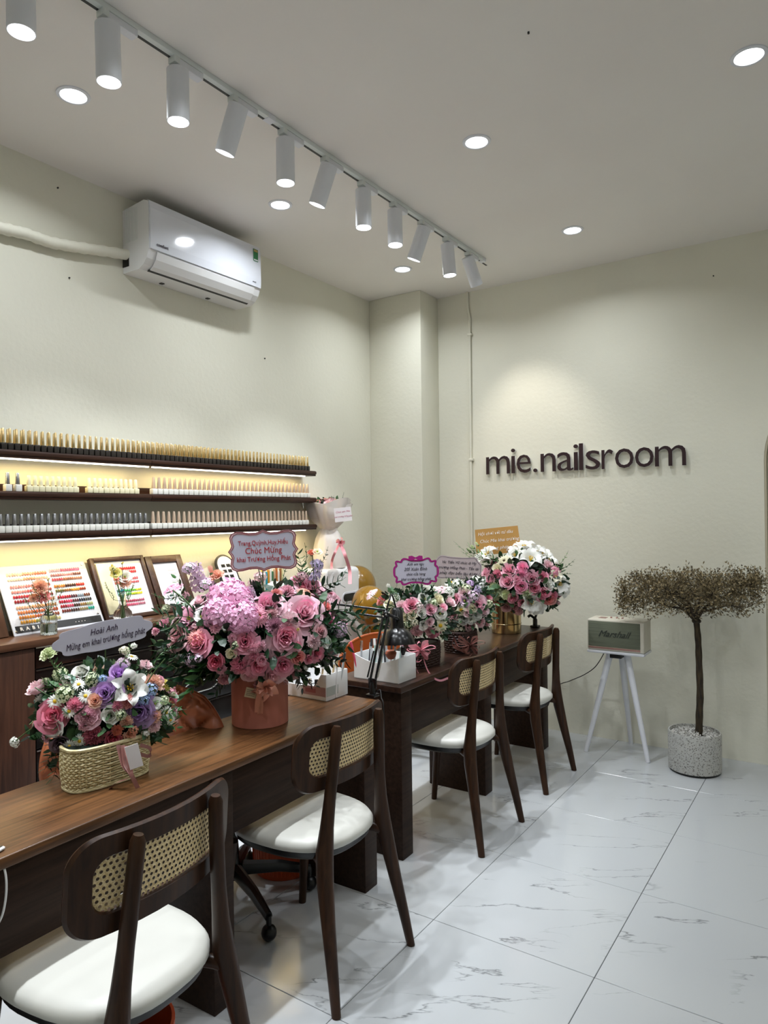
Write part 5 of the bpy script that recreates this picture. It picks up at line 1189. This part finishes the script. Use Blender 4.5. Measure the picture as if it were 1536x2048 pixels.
# ================================================================ THINGS ON THE DESKS
def caddy(label, x0, x1, y0, y1, z, h, low, sticker, lowside):
    t = thing('desk_caddy', label, 'organiser', ((x0+x1)/2, (y0+y1)/2, z)); a, b = (x1-x0)/2, (y1-y0)/2; th = .0035
    MB().box((-a, -b, 0), (a, b, .004), .003).obj('base', M_white, t)
    MB().box((-a, b-th, .002), (a, b, h), .0015).obj('back_wall', M_white, t)
    MB().box((-a, -b, .002), (-a+th, b, h), .0015).obj('side_wall', M_white, t)
    MB().box((a-th, -b+.001, .002), (a, b, h), .0015).obj('side_wall', M_white, t)
    n = 20
    if lowside == 'cut': top = [(-a+.0, low)]+[(-a+2*a*.72*k/n, low) for k in range(n)]+[(-a+2*a*(.72+.12*(1-math.cos(PI*k/8))/2*1.4), low+(h-low)*(1-math.cos(PI*k/8))/2) for k in range(9)]+[(a, h)]
    else: top = [(-a+2*a*k/n, h-(h-low)*math.sin(PI*k/n)) for k in range(n+1)]
    MB().prism([(-a, .002), (a, .002)]+top[::-1], b-th, b, Mw).obj('front_wall', M_white, t, False)
    if sticker:
        MB().box((-a*.12, -b-.0008, .018), (a*.98, -b-.0002, .055), 0).obj('sticker', mat('pink_sticker', C('b08a8c'), .5), t, False)
        MB().box((a+.0002, -b+.003, .018), (a+.0008, -b+.08, .055), 0).obj('sticker', mat('grey_sticker', C('a9b0ac'), .5), t, False)
        MB().box((a*.0, -b-.0012, .028), (a*.5, -b-.0008, .046), 0).obj('sticker_print', mat('sticker_rose', C('9a5a60'), .5), t, False)
    return t
ca = caddy('white plastic caddy with pink sticker holding brushes and bottles, near desk', -2.015, -1.797, 2.225, 2.372, .7502, .108, .052, True, 'cut')
cb = caddy('white plastic caddy with curved front on the far desk, full of pens', -1.925, -1.682, 2.590, 2.738, .7602, .112, .082, False, 'wave')
def stickthing(name, label, cat, group, base, top, r, mats, head=None, headmat=None, head_r=.012):
    t = thing(name, label, cat, base, 0, group); d = Vector(top)-Vector(base); k = d.length
    MB().tube([(0, 0, 0), d*.98], [r, r*.9], 8).obj('handle', mats, t)
    if head == 'bristle': MB().lathe([(head_r*.55, 0), (head_r*.9, .012), (head_r*1.05, .026), (head_r*.8, .036), (0, .040)], 16, Matrix.Translation(d*.97) @ d.to_track_quat('Z', 'Y').to_matrix().to_4x4()).obj('bristles', headmat, t)
    if head == 'cap': MB().tube([d*.80, d], [r*1.25, r*1.15], 8).obj('pen_cap', headmat, t)
    return t
r2 = random.Random(3); grey_pen = mat('grey_pen', C('b8bcc0'), .35); dark_pen = mat('dark_pen', C('35353a'), .35); cream_pen = mat('cream_pen', C('c9b48c'), .5); mint_pen = mat('mint_pen', C('a8c8c0'), .4)
for k in range(13):
    x = -1.91+.19*(k+.5)/13; y = 2.61+.11*((k*5) % 13)/13; dx, dy = r2.uniform(-.03, .03), r2.uniform(-.025, .035); hh = r2.uniform(.145, .190)
    stickthing('pen', 'slim pen or nail tool standing in the far desk caddy', 'pen', 'pens in the far desk caddy', (x, y, .766), (max(min(x+dx, -1.70), -1.90), min(y+dy, 2.72), .766+hh), .0052, [grey_pen, dark_pen, mint_pen, grey_pen][k % 4], 'cap', [M_chrome, dark_pen, M_white, grey_pen][(k*3) % 4])
stickthing('nail_file_brush', 'pink handled tool at the left end of the far desk caddy', 'brush', None, (-1.905, 2.60, .766), (-1.935, 2.58, .925), .005, M_pinkpl, 'cap', M_pinkpl)
bp = Vector((-1.745, 2.635, .766)); stickthing('makeup_brush', 'fluffy brown powder brush in the far desk caddy', 'brush', None, bp, (-1.745, 2.628, .862), .006, M_chrome, 'bristle', M_brush, .025)
stickthing('makeup_brush', 'small dark brush at the right end of the far desk caddy', 'brush', None, (-1.70, 2.66, .766), (-1.698, 2.655, .88), .004, M_chrome, 'bristle', M_black, .012)
for k in range(7):
    x = -1.86+.05*((k*3) % 7)/7*1.5; y = 2.26+.10*k/7; hh = r2.uniform(.135, .175)
    stickthing('nail_brush', 'thin brush or file standing in the near desk caddy', 'brush', 'brushes in the near desk caddy', (x, y, .756), (x+r2.uniform(-.015, .02), y+r2.uniform(-.01, .03), .756+hh), .0045, [cream_pen, grey_pen, M_white][k % 3], 'cap', [M_white, dark_pen, cream_pen][k % 3])
for k in range(4):
    b_ = thing('small_bottle', 'short black and silver bottle lying low in the near desk caddy', 'bottle', (-1.965+.032*k, 2.248+.004*(k % 2), .7545), 0, 'little bottles in the near desk caddy')
    MB().lathe([(.011, 0), (.0115, .003), (.0115, .045), (.008, .050)], 14).obj('bottle', M_white if k in (1, 2) else M_black, b_)
    MB().lathe([(.0085, .050), (.0085, .070), (.007, .072)], 12).obj('cap', M_chrome if k in (1, 2) else M_black, b_)
# clamp lamps
def bar(m, a, b, r): return m.tube([a, b], r, 8)
def desk_lamp(label, base, joint, arm2, head, headdir, z):
    t = thing('desk_lamp', label, 'lamp', (base[0], base[1], z)); o = Vector((base[0], base[1], z)); J = Vector(joint)-o
    m = MB(); m.box((-.022, -.022, 0), (.022, .022, .012), .003); m.lathe([(.014, .012), (.014, .045), (.009, .06)], 14); m.obj('clamp', M_blackmetal, t)
    MB().box((-.02, -.004, .035), (.02, .004, .075), .002).obj('hinge', M_blackmetal, t)
    b0 = Vector((0, 0, .06)); s_ = _R*.011
    for k in (-1, 1):
        MB().tube([b0+s_*k, J+s_*k], .0055, 8).obj('arm_rod', M_blackmetal, t)
        q0, q1 = b0+s_*k*.3+Vector((0, 0, .02)), b0.lerp(J, .45)+s_*k*1.9
        MB().tube([q0+s_*k*1.6, q1], .0035, 6).obj('spring', M_chrome if k > 0 else M_blackmetal, t)
    MB().ball(J, .017, 12, 8).obj('elbow', M_blackmetal, t)
    for k in (-1, 0, 1): MB().ball(J-_F*.018+_R*.012*k+Vector((0, 0, .008*k)), .004, 8, 6).obj('bolt', M_chrome, t)
    if arm2:
        E_ = Vector(arm2)-o
        for k in (-1, 1): MB().tube([J+Vector((0, 0, .016*k)), E_+Vector((0, 0, .014*k))], .0048, 8).obj('upper_rod', M_blackmetal, t)
    H = Vector(head)-o; hd = Vector(headdir).normalized(); Mh = Matrix.Translation(H) @ (-hd).to_track_quat('Z', 'Y').to_matrix().to_4x4()
    MB().lathe([(.0, .115), (.020, .113), (.030, .100), (.031, .04), (.035, .022), (.060, .005), (.076, -.025), (.080, -.048), (.0785, -.048), (.074, -.026), (.058, .002), (.0, .010)], 40, Mh, cap0=False, cap1=False).obj('shade', M_blackmetal, t)
    MB().ball(Mh @ Vector((0, 0, -.012)), .020, 12, 8).obj('bulb', M_white, t)
    return t, o, J, H
J = at(772, 1228, 3.02)
t, o, J_, H_ = desk_lamp('black swing arm clamp lamp at the far corner of the near desk', (-1.685, 2.395), J, at(640, 1211, 3.03), at(794, 1267, 3.08), (.10, -.10, -1), .7495)
MB().tube(smooth([J_+Vector((0, 0, .01)), J_+_R*.015+Vector((0, 0, .06)), H_+_R*-.02+Vector((0, 0, .17)), H_+Vector((0, 0, .10))]), .004, 6).obj('head_bracket', M_blackmetal, t)
MB().tube(smooth([J_, J_+_R*.05+Vector((0, 0, -.02)), H_+Vector((0, 0, .06))], 5), .007, 8).obj('head_arm', M_blackmetal, t)
MB().tube(smooth([(.02, .0, .02), (.045, -.01, .035), (.065, -.03, .008), (.088, -.05, -.02), (.09, -.05, -.2)]), .0025, 6).obj('cord', M_cable, t)
t = thing('desk_lamp', 'folded black clamp lamp on the far desk end, right of the gold bucket', 'lamp', (-1.752, 4.345, .7602)); 
m = MB(); m.box((-.026, -.026, 0), (.026, .026, .014), .004); m.lathe([(.015, .014), (.015, .05), (.01, .06)], 14); m.obj('clamp', M_blackmetal, t)
MB().tube(smooth([(0, 0, .055), (-.03, .0, .075), (-.045, -.01, .065)], 4), .009, 8).obj('hinge', M_blackmetal, t)
for k in (-1, 1): MB().tube([(.0, .008*k, .06), (.035, .008*k, .15), (.01, .008*k, .24)], .0055, 8).obj('arm_rod', M_blackmetal, t)
# phone and its cable
t = thing('mobile_phone', 'white phone corner at the left picture edge on the near desk', 'phone', (-1.648, .800, .7502), .35)
MB().box((-.035, -.075, 0), (.035, .035, .009), .006, seg=3).obj('case', M_white, t); MB().box((-.030, -.07, .0088), (.030, .030, .0096), 0).obj('screen', M_black, t, False)
cp = [at(-30, 1700, 1.66), at(-8, 1712, 1.60), at(5, 1728, 1.58), at(12, 1755, 1.57), at(12, 1790, 1.57), at(6, 1825, 1.575), at(-5, 1850, 1.58), at(-25, 1880, 1.6)]
tag(MB().tube(smooth(cp), .0026, 8).obj('charging_cable', M_white), 'white charging cable looping off the near desk at the left picture edge', 'cable')

# ================================================================ GLASS VASES ON THE COUNTER
def vase(label, x, y, kind, spec):
    t = thing('flower_vase', label, 'vase', (x, y, CT+.0005))
    if kind == 'ribbed':
        prof = [(.030, 0), (.032, .004), (.032, .070), (.030, .082), (.018, .090), (.015, .10), (.017, .115)]
        def fn(u, v): r, z = prof[round(v*6)]; return (r*(1+.03*math.cos(24*2*PI*u) if z < .08 else r and 1)*math.cos(2*PI*u), r*(1+.03*math.cos(24*2*PI*u) if z < .08 else 1)*math.sin(2*PI*u), z)
        MB().grid(fn, 96, 6, True, cap0=True).obj('glass', M_glass, t); MB().lathe([(.0, .004), (.0285, .005), (.0285, .048), (0, .048)], 24).obj('water', M_water, t)
    else:
        prof = [(.022, 0), (.036, .008), (.044, .028), (.040, .050), (.024, .070), (.015, .088), (.0135, .12), (.017, .135)]
        def fn(u, v): r, z = prof[round(v*7)]; k = 1+(.035*math.cos(10*2*PI*u) if z < .07 else 0); return (r*k*math.cos(2*PI*u), r*k*math.sin(2*PI*u), z)
        MB().grid(fn, 80, 7, True, cap0=True).obj('glass', M_glass, t)
    r_ = random.Random(len(label)); stems = MB()
    for (kd, dx, dz, rad, col, dirx) in spec:
        e = Vector((.35*dx, dx, dz)); stems.tube(smooth([(r_.uniform(-.012, .012), r_.uniform(-.012, .012), .008), (0, dx*.08, .09), e*.6+Vector((0, 0, .03)), e], 4), .0016, 5)
        me = FM[kd+'0']; n = Vector((.8, dirx-.3, .5)).normalized(); put(me, me.name, t, HEX[col], M=Matrix.LocRotScale(e, n.to_track_quat('Z', 'Y'), (rad,)*3))
    for k in range(7):
        e = Vector((r_.uniform(-.03, .03), r_.uniform(-.10, .10), r_.uniform(.15, .27))); stems.tube(smooth([(0, 0, .1), e*.6, e], 4), .0009, 4)
        put(SP['fine%d' % (k % 2)], 'fine_sprig', t, LEAFC['mid' if k % 2 else 'pale'], M=Matrix.LocRotScale(e*.55, e.to_track_quat('Z', 'Y'), (.10, .10, .10)))
    stems.obj('stems', M_stem, t)
v1 = on_z(98, 1272, CT); v1 = on_x(98, 1276, -2.86); v2 = on_x(246, 1238, -2.87)
vase('ribbed clear glass vase with coral and peach carnations, before the white chart', -2.86, v1.y, 'ribbed', [('carn', -.02, .165, .036, 'coral', 0), ('carn', -.03, .205, .040, 'peach', 0), ('bud', .0, .235, .014, 'paleg', .2), ('carn', -.055, .16, .022, 'peach', -.3)])
vase('round bellied glass vase with white and yellow flowers, before the orange swatch frame', -2.87, v2.y, 'belly', [('lis', .01, .215, .036, 'white', 0), ('carn', .01, .19, .034, 'peach', 0), ('lis', -.03, .235, .030, 'yellow', -.2), ('bud', -.045, .27, .016, 'yellow', -.3), ('bud', .0, .28, .014, 'yellow', .1), ('fil', -.04, .255, .018, 'yellow', 0)])
